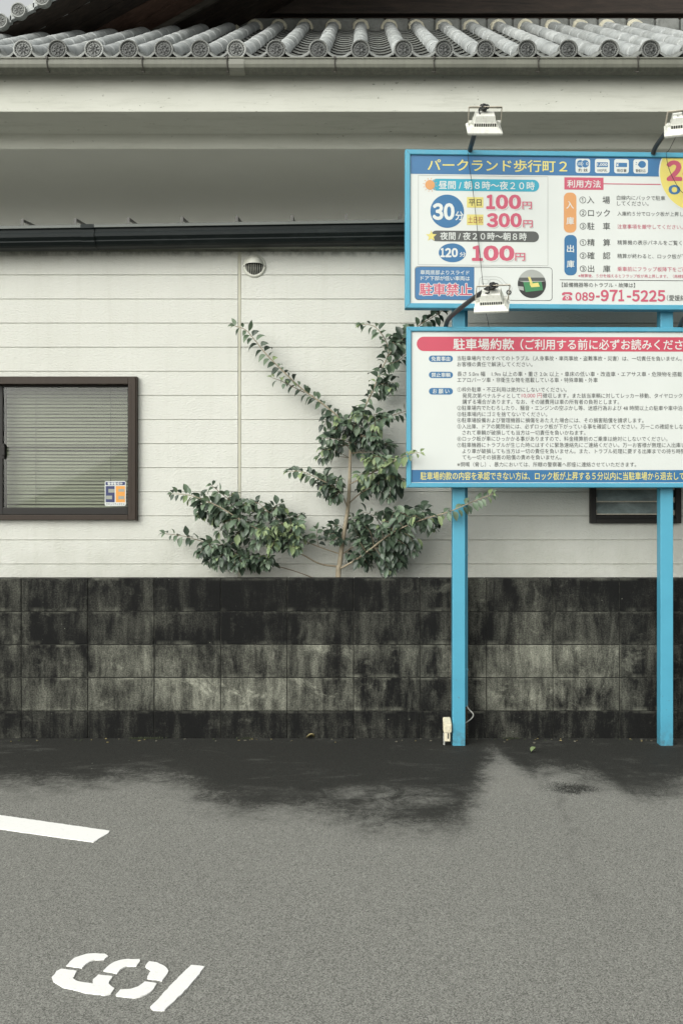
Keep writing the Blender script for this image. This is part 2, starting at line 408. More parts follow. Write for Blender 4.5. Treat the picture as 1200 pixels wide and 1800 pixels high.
def m_asphalt():
    t = NT('worn_asphalt')
    gp = t.new('ShaderNodeNewGeometry').outputs['Position']; z = t.xyz(gp); X, Y = z[0], z[1]
    big = t.noise(0.9, 6, 0.6, gp)
    big = t.math('ADD', t.math('MULTIPLY', big, 0.6), t.math('MULTIPLY', t.noise(7.0, 6, 0.7, gp), 0.4))
    c = t.mix(t.remap(big, 0.35, 0.65), (0.194,0.196,0.167), (0.252,0.254,0.219))
    v1 = t.voro(290, gp); v2 = t.voro(260, gp)
    c = t.mix(t.remap(v1.outputs['Color'], 0.1, 0.9), t.mix(0.72, c, (0.03,0.03,0.028)), t.mix(0.62, c, (0.50,0.50,0.46)))
    gn = t.noise(560, 3, 0.75, gp)
    c = t.mix(t.remap(gn, 0.38, 0.70, 0.0, 0.72), c, (0.03,0.03,0.028), 'MIX')
    n30 = t.noise(32, 5, 0.7, gp)
    c = t.mix(t.remap(n30, 0.3, 0.7, 0.0, 0.16), c, (0.19,0.19,0.172))
    # pale stone chips
    chip = t.math('MULTIPLY', t.remap(v2.outputs['Distance'], 0.10, 0.22, 1, 0), t.remap(t.noise(90, 2, 0.5, gp), 0.56, 0.62, 0, 1))
    c = t.mix(t.math('MULTIPLY', chip, 0.75), c, (0.62,0.62,0.57))
    # tyre scuff
    sx = t.math('SUBTRACT', X, t.math('ADD', t.math('MULTIPLY', t.math('SUBTRACT', Y, 4.0), 0.10), 0.86))
    sx = t.math('ADD', sx, t.math('MULTIPLY', t.math('SUBTRACT', t.noise(2.2, 3, 0.5, gp), 0.5), 0.22))
    scuff = t.math('MULTIPLY', t.remap(t.math('ABSOLUTE', sx), 0.0, 0.035, 1, 0), t.remap(Y, 2.9, 3.6, 0, 0.26))
    scuff = t.math('MULTIPLY', scuff, t.remap(t.noise(5, 4, 0.6, gp), 0.4, 0.6))
    c = t.mix(scuff, c, (0.035,0.034,0.032))
    # damp dark band creeping out from the foot of the wall: width follows the traced outline
    edge = [(-40,1372),(0,1376),(60,1381),(120,1378),(200,1366),(270,1366),(320,1376),(360,1400),(420,1418),(500,1420),(560,1422),(620,1438),
            (700,1450),(770,1450),(815,1436),(838,1400),(852,1352),(872,1322),(900,1322),(915,1352),(932,1366),(946,1356),(965,1350),(1010,1362),(1060,1368),(1110,1394),(1160,1388),(1210,1380),(1300,1380)]
    pts = []
    for ex, ey in edge:
        g = GR(ex, ey); pts.append(((g.x + 3.0) / 6.0, min(1.0, max(0.0, (6.05 - g.y) / 2.4))))
    pts.sort(); pts = [(0.0, pts[0][1])] + pts + [(1.0, pts[-1][1])]
    wv = t.curve(t.math('DIVIDE', t.math('ADD', X, 3.0), 6.0, clamp=True), pts)
    d = t.math('DIVIDE', t.math('SUBTRACT', 6.05, Y), 2.4)
    nz = t.math('ADD', t.math('MULTIPLY', t.math('SUBTRACT', t.noise(2.6, 9, 0.78, gp, 0.4), 0.5), 0.30),
                t.math('MULTIPLY', t.math('SUBTRACT', t.noise(42, 5, 0.8, gp), 0.5), 0.26))
    nz = t.math('ADD', nz, t.math('MULTIPLY', t.math('SUBTRACT', t.noise(9, 6, 0.75, gp, 0.5), 0.5), 0.30))
    nz = t.math('ADD', nz, t.math('MULTIPLY', t.math('SUBTRACT', v1.outputs['Color'], 0.5), 0.20))
    wet = t.remap(t.math('ADD', t.math('SUBTRACT', wv, d), nz), -0.070, 0.075, 0, 1)
    def blob(bx, by, rx, ry, soft=0.5):
        g = GR(bx, by); q = GR(bx, by + ry)
        rxm = rx / F * g.y; rym = abs(g.y - q.y)
        e = t.math('ADD', t.math('POWER', t.math('DIVIDE', t.math('SUBTRACT', X, g.x), rxm), 2.0), t.math('POWER', t.math('DIVIDE', t.math('SUBTRACT', Y, g.y), rym), 2.0))
        e = t.math('ADD', e, t.math('MULTIPLY', nz, 11.0))
        return t.remap(e, 1.0-soft, 1.0+soft, 1, 0)
    dn = t.noise(6.5, 8, 0.78, gp, 0.6)
    dry = t.math('MULTIPLY', blob(672, 1402, 95, 20, 1.0), t.remap(dn, 0.40, 0.58, 0.0, 1.0))
    dry = t.math('MAXIMUM', dry, t.remap(t.noise(1.7, 8, 0.75, t.mapv((1, 2.2, 1), (4, 2, 0), gp), 0.4), 0.54, 0.68, 0.0, 0.30))
    wet = t.math('MULTIPLY', wet, t.math('SUBTRACT', 1.0, t.math('MULTIPLY', dry, 0.8)))
    wet = t.math('MAXIMUM', wet, blob(1010, 1386, 40, 9, 0.8)); wet = t.math('MAXIMUM', wet, t.math('MULTIPLY', blob(1130, 1380, 50, 13, 0.9), 0.8))
    wet = t.math('MAXIMUM', wet, t.math('MULTIPLY', t.remap(Y, 5.70, 5.88, 0, 1), 0.9))
    pale = t.math('MAXIMUM', blob(880, 1370, 42, 28, 0.9), t.math('MULTIPLY', blob(990, 1340, 45, 7, 0.9), 0.7))
    pale = t.math('MULTIPLY', pale, t.math('SUBTRACT', 1.0, wet))
    c = t.mix(t.math('MULTIPLY', pale, 0.30), c, (0.20,0.195,0.175))
    wc = t.mix(0.88, c, (0.0105,0.011,0.010))
    sp = t.voro(11, gp)
    crumb = t.math('MULTIPLY', t.remap(sp.outputs['Distance'], 0.025, 0.05, 1, 0), t.remap(t.noise(2.1, 2, 0.5, gp), 0.48, 0.56, 0, 1))
    c = t.mix(wet, c, wc)
    c = t.mix(t.math('MULTIPLY', crumb, 0.75), c, (0.34,0.33,0.29))
    h = t.math('ADD', t.math('MULTIPLY', v1.outputs['Distance'], 0.8), t.math('MULTIPLY', gn, 0.6))
    t.bump(h, 0.25, 0.002)
    t.link(t.remap(wet, 0, 1, 0.25, 0.06), t.b.inputs['Specular IOR Level'])
    m = t.fin(c, t.remap(wet, 0, 1, 0.92, 0.8), 0, 0.2)
    return m
M['asphalt'] = m_asphalt()
def m_roadpaint():
    t = NT('white_road_paint')
    n = t.noise(60, 5, 0.7)
    c = t.mix(t.remap(n, 0.55, 0.75, 0, 0.35), (0.80,0.80,0.77), (0.5,0.5,0.47))
    t.bump(t.noise(180, 4, 0.7), 0.4, 0.003)
    return t.fin(c, 0.7, 0, 0.3)
M['roadpaint'] = m_roadpaint()

# ------------------------------------------------------------------ ground
mb = MB()
mb.add([(-150,-150,0),(150,-150,0),(150,150,0),(-150,150,0)], [(0,1,2,3)])
g = mb.build('ground', M['asphalt']); tag(g, 'grey worn asphalt parking lot with a dark damp band along the block wall', 'ground', kind='structure')

def rough_poly(pts, step=0.012, amp=0.0018):
    out = []
    n = len(pts)
    for i in range(n):
        a, b = pts[i], pts[(i+1) % n]; L = (b-a).length; k = max(1, int(L/step))
        nn = Vector((-(b-a).y, (b-a).x, 0)).normalized() if L > 0 else Vector((0,0,0))
        for j in range(k):
            out.append(a.lerp(b, j/k) + nn*random.uniform(-amp, amp))
    return out
def painted(name, polys, label, cat):
    mb = MB()
    for pl in polys:
        pts = rough_poly([GR(x, y) for x, y in pl])
        mb.prism([p + Vector((0,0,0.0005)) for p in pts], (0,0,0.0035))
    o = mb.build(name, M['roadpaint']); tag(o, label, cat, kind='structure'); return o
# the bay line runs on to the left beyond the frame
painted('parking_line', [[(-330,1387),(193,1461.5),(190,1466),(165,1481.5),(-330,1412)]], 'thick white bay line painted on asphalt ending in a slanted cut', 'road marking')
S = 340.0/1200.0
def cz(l): return [(60 + x*S, 1640 + y*S) for x, y in l]
nums = [[(200,210),(222,185),(250,163),(300,143),(350,133),(440,135),(460,150),(435,172),(375,172),(345,182),(318,202),(300,222),(255,216)],
        [(170,228),(265,242),(240,288),(262,302),(300,314),(365,322),(370,295),(400,265),(488,275),(460,322),(497,350),(475,385),(440,393),(330,378),(190,345),(120,308),(115,280),(140,245)],
        [(428,240),(460,210),(500,185),(540,173),(580,168),(650,170),(662,176),(635,212),(575,212),(540,230),(515,258)],
        [(715,182),(760,190),(815,215),(832,240),(820,270),(795,302),(705,288),(700,278),(725,242),(690,212)],
        [(690,307),(765,320),(735,358),(700,388),(660,402),(625,408),(510,398),(505,388),(535,358),(600,355),(645,338)],
        [(975,205),(1055,215),(1045,235),(950,350),(810,486),(790,490),(735,480),(722,465),(745,445),(850,330),(920,260)]]
painted('bay_number', [cz(p) for p in nums], 'white stencilled bay number painted upside down on the asphalt', 'road marking')

# ------------------------------------------------------------------ block wall
BW_Y = 6.0
def build_blocks():
    x0 = XA(38, BW_Y); zj = [0.0, 0.165, 0.366, 0.565, 0.764, 0.963]
    wear = [[.24,.22,.24,.20,.22,.24,.26,.18,.42,.28,.20],
            [.35,.48,.40,.82,.85,.50,.55,.14,.80,.60,.32],
            [.30,.44,.44,.60,.46,.55,.42,.48,.82,.50,.26],
            [.30,.32,.22,.30,.12,.26,.28,.30,.42,.30,.16],
            [.26,.32,.26,.16,.10,.13,.22,.32,.30,.26,.12]]
    mb = MB(); wv = []
    for r in range(5):
        for k in range(-8, 22):
            a = x0 + 0.4*k; c0 = a + 0.002; c1 = a + 0.398
            zz0 = zj[r] + (0.002 if r else -0.3); zz1 = zj[r+1] - (0.0035 if r < 4 else 0)
            n0 = len(mb.v)
            dy = random.uniform(-0.0012, 0.0012)
            mb.bbox((c0, BW_Y + dy, zz0), (c1, BW_Y + 0.12, zz1), 0.0035)
            i = k + 1
            gw = lambda q: wear[r][q] if 0 <= q < 11 else 0.3
            wl_, wr_ = 0.42*gw(i-1)+0.58*gw(i), 0.42*gw(i+1)+0.58*gw(i)
            wv += [wl_ if v.x < a+0.2 else wr_ for v in mb.v[n0:]]
    n0 = len(mb.v)
    mb.box((x0-3.2, BW_Y+0.006, -0.3), (x0+8.78, BW_Y+0.114, 0.958), 1); wv += [0.1]*(len(mb.v)-n0)
    o = mb.build('block_wall', [M['block'], M['joint']])
    at = o.data.attributes.new('wear', 'FLOAT', 'POINT'); at.data.foreach_set('value', wv)
    tag(o, 'low concrete block wall blackened with mould streaks below the white siding', 'wall')
build_blocks()

# ------------------------------------------------------------------ siding house
SY = 6.27
house = thing('house', (0, SY, 0), 'white sided house with brown windows behind the mouldy block wall', 'house')
GP = 42.35/F*SY                                        # groove pitch
zg0 = ZA(640+53/4, SY)                                 # one groove, from the photo
def siding_panel(mb, x0, x1, z0, z1):
    g = 0.0035; d = 0.006
    k0 = math.ceil((z0 - zg0)/GP); zs = []
    k = k0
    while zg0 + k*GP < z1:
        if zg0 + k*GP > z0 + g: zs.append(zg0 + k*GP)
        k += 1
    prof = [(SY, z0)]
    for z in zs:
        if z + g < z1: prof += [(SY, z-g), (SY+d*0.6, z-g*0.8), (SY+d, z), (SY+d*0.3, z+g*0.9), (SY-0.0012, z+g*1.5), (SY, z+g*3.5)]
    prof.append((SY, z1))
    mb.extrude_x(prof, x0, x1)
WY = 6.225
# left window extents (world)
WX1 = XA(238.5, WY); WZ1 = ZA(663, WY); WZ0 = ZA(914, WY); WXM = XA(-3, WY); WX0 = 2*WXM - WX1
# louvre window extents
LX0 = XA(1037.5, WY); LX1 = XA(1197, WY); LZ0 = ZA(920, WY); LZ1 = LZ0 + 0.78
XL, XR, ZB, ZT = -5.6, 5.2, -0.05, 3.15
SEAM = XA(421, SY); sw = 0.0105
mb = MB(); e = 0.02
for a, b in ((XL, SEAM-sw), (SEAM+sw, XR)):
    wins = [w for w in ((WX0+e, WX1-e, WZ0+e, WZ1-e), (LX0+e, LX1-e, LZ0+e, LZ1-e)) if w[0] > a and w[1] < b]
    x = a
    for w in wins:
        siding_panel(mb, x, w[0], ZB, ZT); siding_panel(mb, w[0], w[1], ZB, w[2]); siding_panel(mb, w[0], w[1], w[3], ZT)
        for q in (w[0], w[1]): mb.poly([(q,SY,w[2]),(q,SY+0.12,w[2]),(q,SY+0.12,w[3]),(q,SY,w[3])])
        x = w[1]
    siding_panel(mb, x, b, ZB, ZT)
wall = mb.build('wall', M['siding'], house)
mb = MB()
mb.extrude_x([(SY+0.008, ZB), (SY+0.0015, ZB+0.02), (SY+0.0015, ZT)], SEAM-0.0075, SEAM+0.0075)
mb.extrude_x([(SY+0.0085, ZB), (SY+0.0085, ZT)], SEAM-sw-0.001, SEAM+sw+0.001)
mb.build('seam_strip', M['sealant'], house)

def frame_ring(mb, x0, x1, z0, z1, w, y0, y1, mi=0, ch=0.003):
    """rectangular frame of width w (l,r,b,t) between depths y0 (front) and y1"""
    l, r, b, t = w
    mb.bbox((x0, y0, z0), (x0+l, y1, z1), ch, mi); mb.bbox((x1-r, y0, z0), (x1, y1, z1), ch, mi)
    mb.bbox((x0+l+0.0002, y0+0.0006, z0), (x1-r-0.0002, y1, z0+b), ch, mi); mb.bbox((x0+l+0.0002, y0+0.0006, z1-t), (x1-r-0.0002, y1, z1), ch, mi)
px = 1/ F * WY
# --- sliding window
win = MB(); frame_ring(win, WX0, WX1, WZ0, WZ1, (13*px, 13*px, 9*px, 12*px), WY, SY+0.03)
win.bbox((WX0-2*px, WY+0.006, WZ0-1.5*px), (WX0, SY+0.02, WZ1+1.5*px), 0.002); win.bbox((WX1, WY+0.006, WZ0-1.5*px), (WX1+2*px, SY+0.02, WZ1+1.5*px), 0.002)
win.bbox((WX0, WY+0.004, WZ1), (WX1, SY+0.02, WZ1+1.5*px), 0.002)
win.bbox((WX1-9*px, WY-0.0015, WZ0+9*px), (WX1-7.5*px, WY+0.01, WZ1-10*px), 0.0005)
winp = win.build('sliding_window', M['bronze'], house)
tag(winp, 'brown aluminium sliding window with a closed blind')
ix0, ix1 = WX0+13*px, WX1-13*px; iz0, iz1 = WZ0+9*px, WZ1-12*px
mb = MB()
frame_ring(mb, WXM-0.02, ix1-0.001, iz0+0.001, iz1-0.001, (0.032, 4*px, 12.5*px, 3.5*px), SY+0.004, SY+0.03)
mb.build('sash', M['bronze_dark'], winp)
mb = MB()
frame_ring(mb, ix0+0.001, WXM+0.02, iz0+0.001, iz1-0.001, (4*px, 0.032, 12.5*px, 3.5*px), SY+0.034, SY+0.06)
mb.build('sash', M['bronze_dark'], winp)
mb = MB(); mb.box((WXM, SY+0.015, iz0+0.01), (ix1-0.005, SY+0.019, iz1-0.005))
mb.build('pane', M['glass'], winp)
mb = MB(); mb.box((ix0+0.005, SY+0.045, iz0+0.01), (WXM+0.01, SY+0.049, iz1-0.005))
mb.build('pane', M['glass'], winp)
mb = MB()
hz = ZA(793, SY)
mb.bbox((WXM+0.008, SY-0.006, hz-0.05), (WXM+0.026, SY+0.004, hz+0.045), 0.003); mb.bbox((WXM+0.013, SY-0.022, hz-0.03), (WXM+0.034, SY-0.005, hz+0.03), 0.005)
mb.build('lock_handle', M['bronze_dark'], winp)
# blind
mb = MB(); by = SY + 0.105
zb0 = ZA(890, by); zb1 = ZA(684, by); pitch = 5.86/F*by
z = zb1; i = 0
while z > zb0:
    sag = 0.006*math.sin(i*1.9)*0.3
    tl = R(47) + random.uniform(-0.05, 0.05)
    if i in (17, 18): tl -= 0.25
    hw = 0.0118
    xs = [ix0-0.02 + (ix1-ix0+0.04)*k/10 for k in range(11)]
    vv = []
    for k, x in enumerate(xs):
        dz = sag*math.sin(math.pi*k/10) + random.uniform(-0.0006, 0.0006) - 0.002*(k/10.0)
        for u in (-1, 0, 1):
            vv.append((x, by + u*hw*math.cos(tl) - (0.0015 if u == 0 else 0), z + dz + u*hw*math.sin(tl)))
    ff = []
    for k in range(10):
        for u in range(2): ff.append((k*3+u, (k+1)*3+u, (k+1)*3+u+1, k*3+u+1))
    mb.add(vv, ff, 0, True)
    z -= pitch; i += 1
mb.bbox((ix0-0.02, by-0.014, zb1+0.006), (ix1+0.02, by+0.014, zb1+0.035), 0.002, 0)
for lx in (65, 196, -72, -200):
    x = XA(lx, by); mb.box((x-0.0012, by-0.017, zb0), (x+0.0012, by-0.0145, zb1), 1)
mb.build('blind', [M['slat'], M['p_grey']], winp)
mb = MB()
def room(mb, x0, x1, z0, z1, y0, y1):
    mb.add([(x0,y0,z0),(x1,y0,z0),(x1,y1,z0),(x0,y1,z0),(x0,y0,z1),(x1,y0,z1),(x1,y1,z1),(x0,y1,z1)], [(3,2,1,0),(4,5,6,7),(1,2,6,5),(2,3,7,6),(3,0,4,7)])
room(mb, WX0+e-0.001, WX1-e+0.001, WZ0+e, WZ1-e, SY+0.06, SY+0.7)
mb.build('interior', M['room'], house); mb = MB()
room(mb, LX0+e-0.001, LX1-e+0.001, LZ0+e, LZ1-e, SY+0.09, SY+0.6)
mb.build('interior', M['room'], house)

# --- louvre window, half hidden behind the rules board
mb = MB(); frame_ring(mb, LX0, LX1, LZ0, LZ1, (10*px, 10*px, 8*px, 10*px), WY, SY+0.03)
mb.bbox((LX0+10*px, WY+0.02, LZ0+8*px), (LX1-10*px, SY+0.03, LZ0+14*px), 0.002)
lw = mb.build('louvre_window', M['bronze_dark'], house); tag(lw, 'narrow dark louvre window with figured glass slats')
z = LZ0 + 14*px + 0.005; sp_ = 22.2*px
while z < LZ1 - 0.04:
    mb = MB(); x0, x1 = LX0+11*px, LX1-11*px
    vv = [(x0,SY-0.018,z),(x1,SY-0.018,z),(x1,SY+0.018,z+sp_+0.012),(x0,SY+0.018,z+sp_+0.012)]
    mb.prism([Vector(p) for p in vv], (0,0.005,0.001))
    for x in (LX0+10*px, LX1-12.5*px):
        mb.bbox((x, SY-0.022, z-0.003), (x+2.5*px, SY-0.005, z+0.03), 0.001, 1)
    mb.box((x0, SY-0.0205, z-0.001), (x1, SY-0.0183, z+0.0065), 1)  # ground glass edge, its bright highlight put in as a pale strip
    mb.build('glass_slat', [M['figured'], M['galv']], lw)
    z += sp_

# --- vent hood
vc = P(447.5, 468, SY); vr = 20.5/F*SY
mxv = Matrix.Translation(vc) @ Matrix.Rotation(R(90), 4, 'X')       # local z -> -Y (out of the wall)
mb = MB()
mb.lathe([(vr*0.74,0.006),(vr*0.78,0.014),(vr*0.90,0.012),(vr*0.98,0.006),(vr,0.0),(vr,-0.01)], mxv, 40)
# upper half dome
nu, nv = 20, 8; vv = []; ff = []
for i in range(nu+1):
    a = math.pi*i/nu
    for j in range(nv+1):
        b = (math.pi/2)*j/nv
        r = vr*0.78*math.cos(b)
        vv.append(vc + Vector((math.cos(a)*r, -0.008 - 0.062*math.sin(b), max(0.0, math.sin(a))*r + 0.006)))
for i in range(nu):
    for j in range(nv): ff.append((i*(nv+1)+j, (i+1)*(nv+1)+j, (i+1)*(nv+1)+j+1, i*(nv+1)+j+1))
mb.add(vv, ff, 0, True)
mb.lathe([(0.0005,0.003),(vr*0.76,0.003)], mxv, 32, 1)
for sx in (-1, 1):
    mb.bbox(vc+Vector((sx*vr*0.88-0.003,-0.016,-0.005)), vc+Vector((sx*vr*0.88+0.003,-0.011,0.001)), 0.001, 1)
vent = mb.build('vent_hood', [M['hood'], M['rubber']], house)
mb = MB()
for k in range(-4, 5):
    x = k*vr*0.155; zr = -math.sqrt(max(0.0, (vr*0.75)**2 - x*x))
    pts = [vc+Vector((x, -0.006, 0.006)), vc+Vector((x, -0.045*math.cos(k*0.25), 0.006)), vc+Vector((x, -0.036*math.cos(k*0.25), zr*0.55)), vc+Vector((x, -0.012, zr))]
    mb.prism(pts, (0.0022, 0, 0))
mb.build('grille', M['hood'], vent)

# --- dark eave gutter, hooks, metal roof
GY0 = 6.07
def dz(px_): return ZA(398 - 11*px_/700.0, GY0)          # the gutter falls a little to the left
def sloped(mb, prof, xa, xb, mi=0, closed=True, smooth=False):
    """profile (y, dz from rim) swept along the falling gutter line"""
    n = len(prof); pxs = [xa, xb]; vv = []
    for q in pxs:
        X = XA(q, GY0); z0 = dz(q)
        vv += [(X, y, z0 + z) for y, z in prof]
    ff = [(i, (i+1) % n, n+(i+1) % n, n+i) for i in range(n if closed else n-1)]
    mb.add(vv, ff, mi, smooth)
    if closed: mb.add(vv[:n], [tuple(range(n))], mi); mb.add(vv[n:], [tuple(reversed(range(n)))], mi)
u = GY0/F
prof = [(GY0, 0), (GY0-0.008, -1*u), (GY0-0.008, -6*u), (GY0+0.002, -8.5*u), (GY0+0.003, -14*u), (GY0-0.004, -19*u), (GY0-0.003, -24*u), (GY0+0.008, -28*u), (GY0+0.014, -30.5*u),
        (GY0+0.012, -33*u), (GY0+0.030, -39*u), (GY0+0.045, -41.5*u), (GY0+0.12, -41.5*u), (GY0+0.125, -2*u), (GY0+0.118, -2*u), (GY0+0.112, -38*u), (GY0+0.05, -38*u), (GY0+0.016, -20*u), (GY0+0.012, -2*u)]
prof = [(y, z*0.84) for y, z in prof]
mb = MB(); sloped(mb, prof, -760, 2060)
sloped(mb, [(GY0-0.012, -0.5*u), (GY0-0.012, -5*u), (GY0-0.0085, -5.5*u), (GY0+0.006, 0.6*u), (GY0-0.006, 0.8*u)], -760, 2060, 1)
dg = mb.build('eave_gutter', [M['dgutter'], M['lip']], house); tag(dg, 'dark green grey box gutter above the siding')
mb = MB()
pr2 = [(y-0.007 if y < GY0+0.06 else y, z+(0.004 if z > -0.01 else -0.004)) for y, z in prof[:13]]
sloped(mb, [(y, z) for y, z in pr2], 143, 166)
mb.build('joint_collar', M['dgutter'], dg)
for i, q in enumerate((-54, 40, 133, 226, 320, 416, 513, 608, 703, 798, 893)):
    X = XA(q, GY0); z0 = dz(q); mb = MB()
    mb.bbox((X-0.009, GY0-0.006, z0-0.006), (X+0.009, GY0-0.001, z0+0.042), 0.001)
    mb.prism([Vector((X-0.007, GY0-0.001, z0+0.041)), Vector((X+0.007, GY0-0.001, z0+0.041)), Vector((X+0.007, GY0+0.25, z0+0.074)), Vector((X-0.007, GY0+0.25, z0+0.074))], (0,0,-0.012))
    mb.build('gutter_hook', M['hook'], dg)
mb = MB()
zr = dz(350)
mb.extrude_x([(GY0+0.135, zr-0.012), (GY0+0.135, zr+0.010), (8.0, zr+0.10+0.135*(8.0-GY0)*0.6), (8.0, zr-0.15)], XL, XR, 0, True)
# board closing the eave underside and the little strip above the siding
mb.build('lean_to_roof', M['metalroof'], house)
mb = MB(); mb.box((XL, GY0+0.128, zr-0.110), (XR, SY-0.002, zr-0.098)); mb.box((XL, SY-0.010, ZA(442.5, SY)), (XR, SY-0.0025, zr-0.1105))
mb.build('eave_board', M['strip'], house)

# ------------------------------------------------------------------ big tile-roofed building behind
bld = thing('tile_roofed_building', (0, 9.5, 0), 'old building with white plaster eaves and grey round tile roof behind the sided house', 'building')
BX0, BX1 = -6.2, 6.0
ES = [(6.83, ZA(122, 6.83)), (6.835, ZA(150, 6.835)), (6.825, ZA(196.0, 6.825)), (6.832, ZA(197.5, 6.832))]
z1 = ZA(197.5, 6.832)
ES += [(7.0, z1+0.012), (7.12, z1+0.014), (7.20, z1+0.010), (7.228, z1+0.003)]
z2 = ZA(262, 7.235)
mb = MB(); mb.extrude_x([(6.75, ZA(105,6.75))] + ES + [(7.232, z2+0.004), (7.237, z2)], BX0, BX1)
eave = mb.build('plaster_eave', M['plaster'], bld)
mb = MB(); mb.extrude_x([(7.237, z2), (7.9, z2-0.002), (8.12, z2-0.02), (8.28, z2-0.065), (8.38, z2-0.13), (8.43, z2-0.22), (8.45, z2-0.4), (8.45, 0)], BX0, BX1)
for k_ in range(len(mb.sm)): mb.sm[k_] = True
mb.build('wall', M['plaster2'], bld)
# gutter of the big roof
mb = MB(); hgt = GUT_Z1 - GUT_Z0; gp = []
gp = [(GUT_Y-0.006, 0.0), (GUT_Y-0.006, -0.008), (GUT_Y+0.001, -0.010), (GUT_Y-0.001, -hgt*0.55), (GUT_Y+0.006, -hgt*0.82), (GUT_Y+0.030, -hgt), (GUT_Y+0.09, -hgt*1.02),
      (GUT_Y+0.125, -hgt*0.8), (GUT_Y+0.13, -0.005), (GUT_Y+0.122, -0.005), (GUT_Y+0.11, -hgt*0.78), (GUT_Y+0.035, -hgt*0.93), (GUT_Y+0.010, -0.02), (GUT_Y+0.008, 0.0)]
mb.extrude_x([(y, GUT_Z1+z) for y, z in gp], BX0, BX1, 0, True)
gut = mb.build('roof_gutter', M['gutter'], bld); tag(gut, 'pale aged gutter along the tiled eave')
mb = MB(); gq = [(y-0.004 if y < GUT_Y+0.05 else y, GUT_Z1+z+(0.003 if z > -0.02 else -0.003)) for y, z in gp[:9]]
mb.extrude_x(gq, XA(402, GUT_Y), XA(429, GUT_Y), 0, True)
mb.build('joint_patch', M['gut_patch'], gut)
for q in (-88, 83, 250, 399, 588, 762, 945, 1120, 1290):
    X = XA(q, GUT_Y); mb = MB()
    mb.tube([(X, GUT_Y-0.010, GUT_Z1-0.006), (X, GUT_Y-0.006, GUT_Z1-hgt*0.5), (X+0.004, GUT_Y+0.002, GUT_Z1-hgt*0.95), (X+0.010, GUT_Y+0.03, GUT_Z1-hgt*1.12)], 0.004, 6); mb.tube([(X+0.012, GUT_Y+0.01, GUT_Z1-hgt*1.2), (X-0.014, GUT_Y+0.03, GUT_Z1-hgt*1.02)], 0.0035, 6)
    mb.bbox((X-0.008, GUT_Y-0.014, GUT_Z1-0.012), (X+0.008, GUT_Y-0.004, GUT_Z1+0.004), 0.002)
    mb.build('gutter_bracket', M['bracket'], gut)

# tile roof
DISC_Y = 6.75
bottoms = [-141,-80,-18,42.5,103,167,228,289,353,416.5,485.5,560,633.5,709,780,852.5,925,997,1069,1141,1213,1285,1357]
rowX = [XA(b, DISC_Y) for b in bottoms]
def crown(Y):
    if Y < 7.05: return 4.538 + (Y-6.75)*0.433
    return 4.668 + (Y-7.05)*0.548
RT = 0.060
mb = MB()
# round rows: separate overlapping half-cylinder tiles
for i, X in enumerate(rowX):
    Y = DISC_Y; L = 0.33; n = 10; k = 0
    while Y < 10.15:
        ya, yb = Y, min(Y + L + 0.03, 10.25)
        ra, rb = RT*1.004*random.uniform(.985,1.015), RT*0.982
        za, zb = crown(ya), crown(yb)
        jx = random.uniform(-0.004, 0.004)
        vv = []; ff = []
        for (yy, zz, rr_) in ((ya, za-0.001, ra*0.955), (ya, za, ra), (ya+0.02, crown(ya+0.02), ra*1.004), ((ya+yb)/2, crown((ya+yb)/2), (ra+rb)/2), (yb, zb-0.003, rb)):
            for q in range(n+1):
                a = math.pi*(q/n)*1.16 - math.pi*0.08
                vv.append((X + jx + math.cos(a)*rr_, yy, zz - RT + math.sin(a)*rr_))
        for s_ in range(4):
            for q in range(n): ff.append((s_*(n+1)+q, (s_+1)*(n+1)+q, (s_+1)*(n+1)+q+1, s_*(n+1)+q+1))
        mb.add(vv, ff, 0, True)
        Y += L; k += 1
# pan tiles between the rows, stepped and hollow
for i in range(len(rowX)-1):
    xa, xb = rowX[i], rowX[i+1]; Y = DISC_Y + 0.03; st = 0.235; n = 8
    while Y < 10.2:
        vv = []; ff = []
        jt = random.uniform(-0.002, 0.003)
        for (yy, lift) in ((Y+0.12, 0.020), (Y, 0.017), (Y, 0.0265+jt), (Y+st+0.05, 0.001)):
            for q in range(n+1):
                f_ = q/n; hol = -0.052*math.sin(math.pi*f_)
                vv.append((xa + (xb-xa)*f_, yy, crown(yy) - 0.066 + hol + lift))
        for s_ in range(3):
            for q in range(n): ff.append((s_*(n+1)+q, s_*(n+1)+q+1, (s_+1)*(n+1)+q+1, (s_+1)*(n+1)+q))
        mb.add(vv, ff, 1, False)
        Y += st
# under-board so that no light leaks through
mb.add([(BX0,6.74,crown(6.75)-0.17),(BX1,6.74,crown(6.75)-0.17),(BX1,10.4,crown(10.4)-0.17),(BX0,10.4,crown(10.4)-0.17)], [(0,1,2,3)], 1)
# ridge course and mortar collars at the head of the rows
for i, X in enumerate(rowX):
    yy = 10.16; zc = crown(yy) - RT
    vv = []; n = 10
    for (y_, r0) in ((yy-0.05, RT*1.02), (yy-0.055, RT*1.32), (yy+0.02, RT*1.4)):
        for q in range(n+1):
            a = math.pi*(q/n)*1.3 - math.pi*0.15
            vv.append((X + math.cos(a)*r0*random.uniform(.93,1.1), y_, crown(y_) - RT + math.sin(a)*r0*random.uniform(.94,1.06)))
    ff = []
    for s_ in range(2):
        for q in range(n): ff.append((s_*(n+1)+q, (s_+1)*(n+1)+q, (s_+1)*(n+1)+q+1, s_*(n+1)+q+1))
    mb.add(vv, ff, 2, True)
x = BX0
while x < BX1:
    L = random.uniform(0.24, 0.30)
    mb.bbox((x, 10.17, crown(10.17)-0.10), (x+L-0.012, 10.32, crown(10.17)+0.035), 0.02, 3); x += L
mb.box((BX0, 10.20, crown(10.17)-0.15), (BX1, 10.34, crown(10.17)+0.03), 1)
roof = mb.build('roof', [M['tile'], M['pan'], M['mortar_white'], M['pan_pale']], bld)

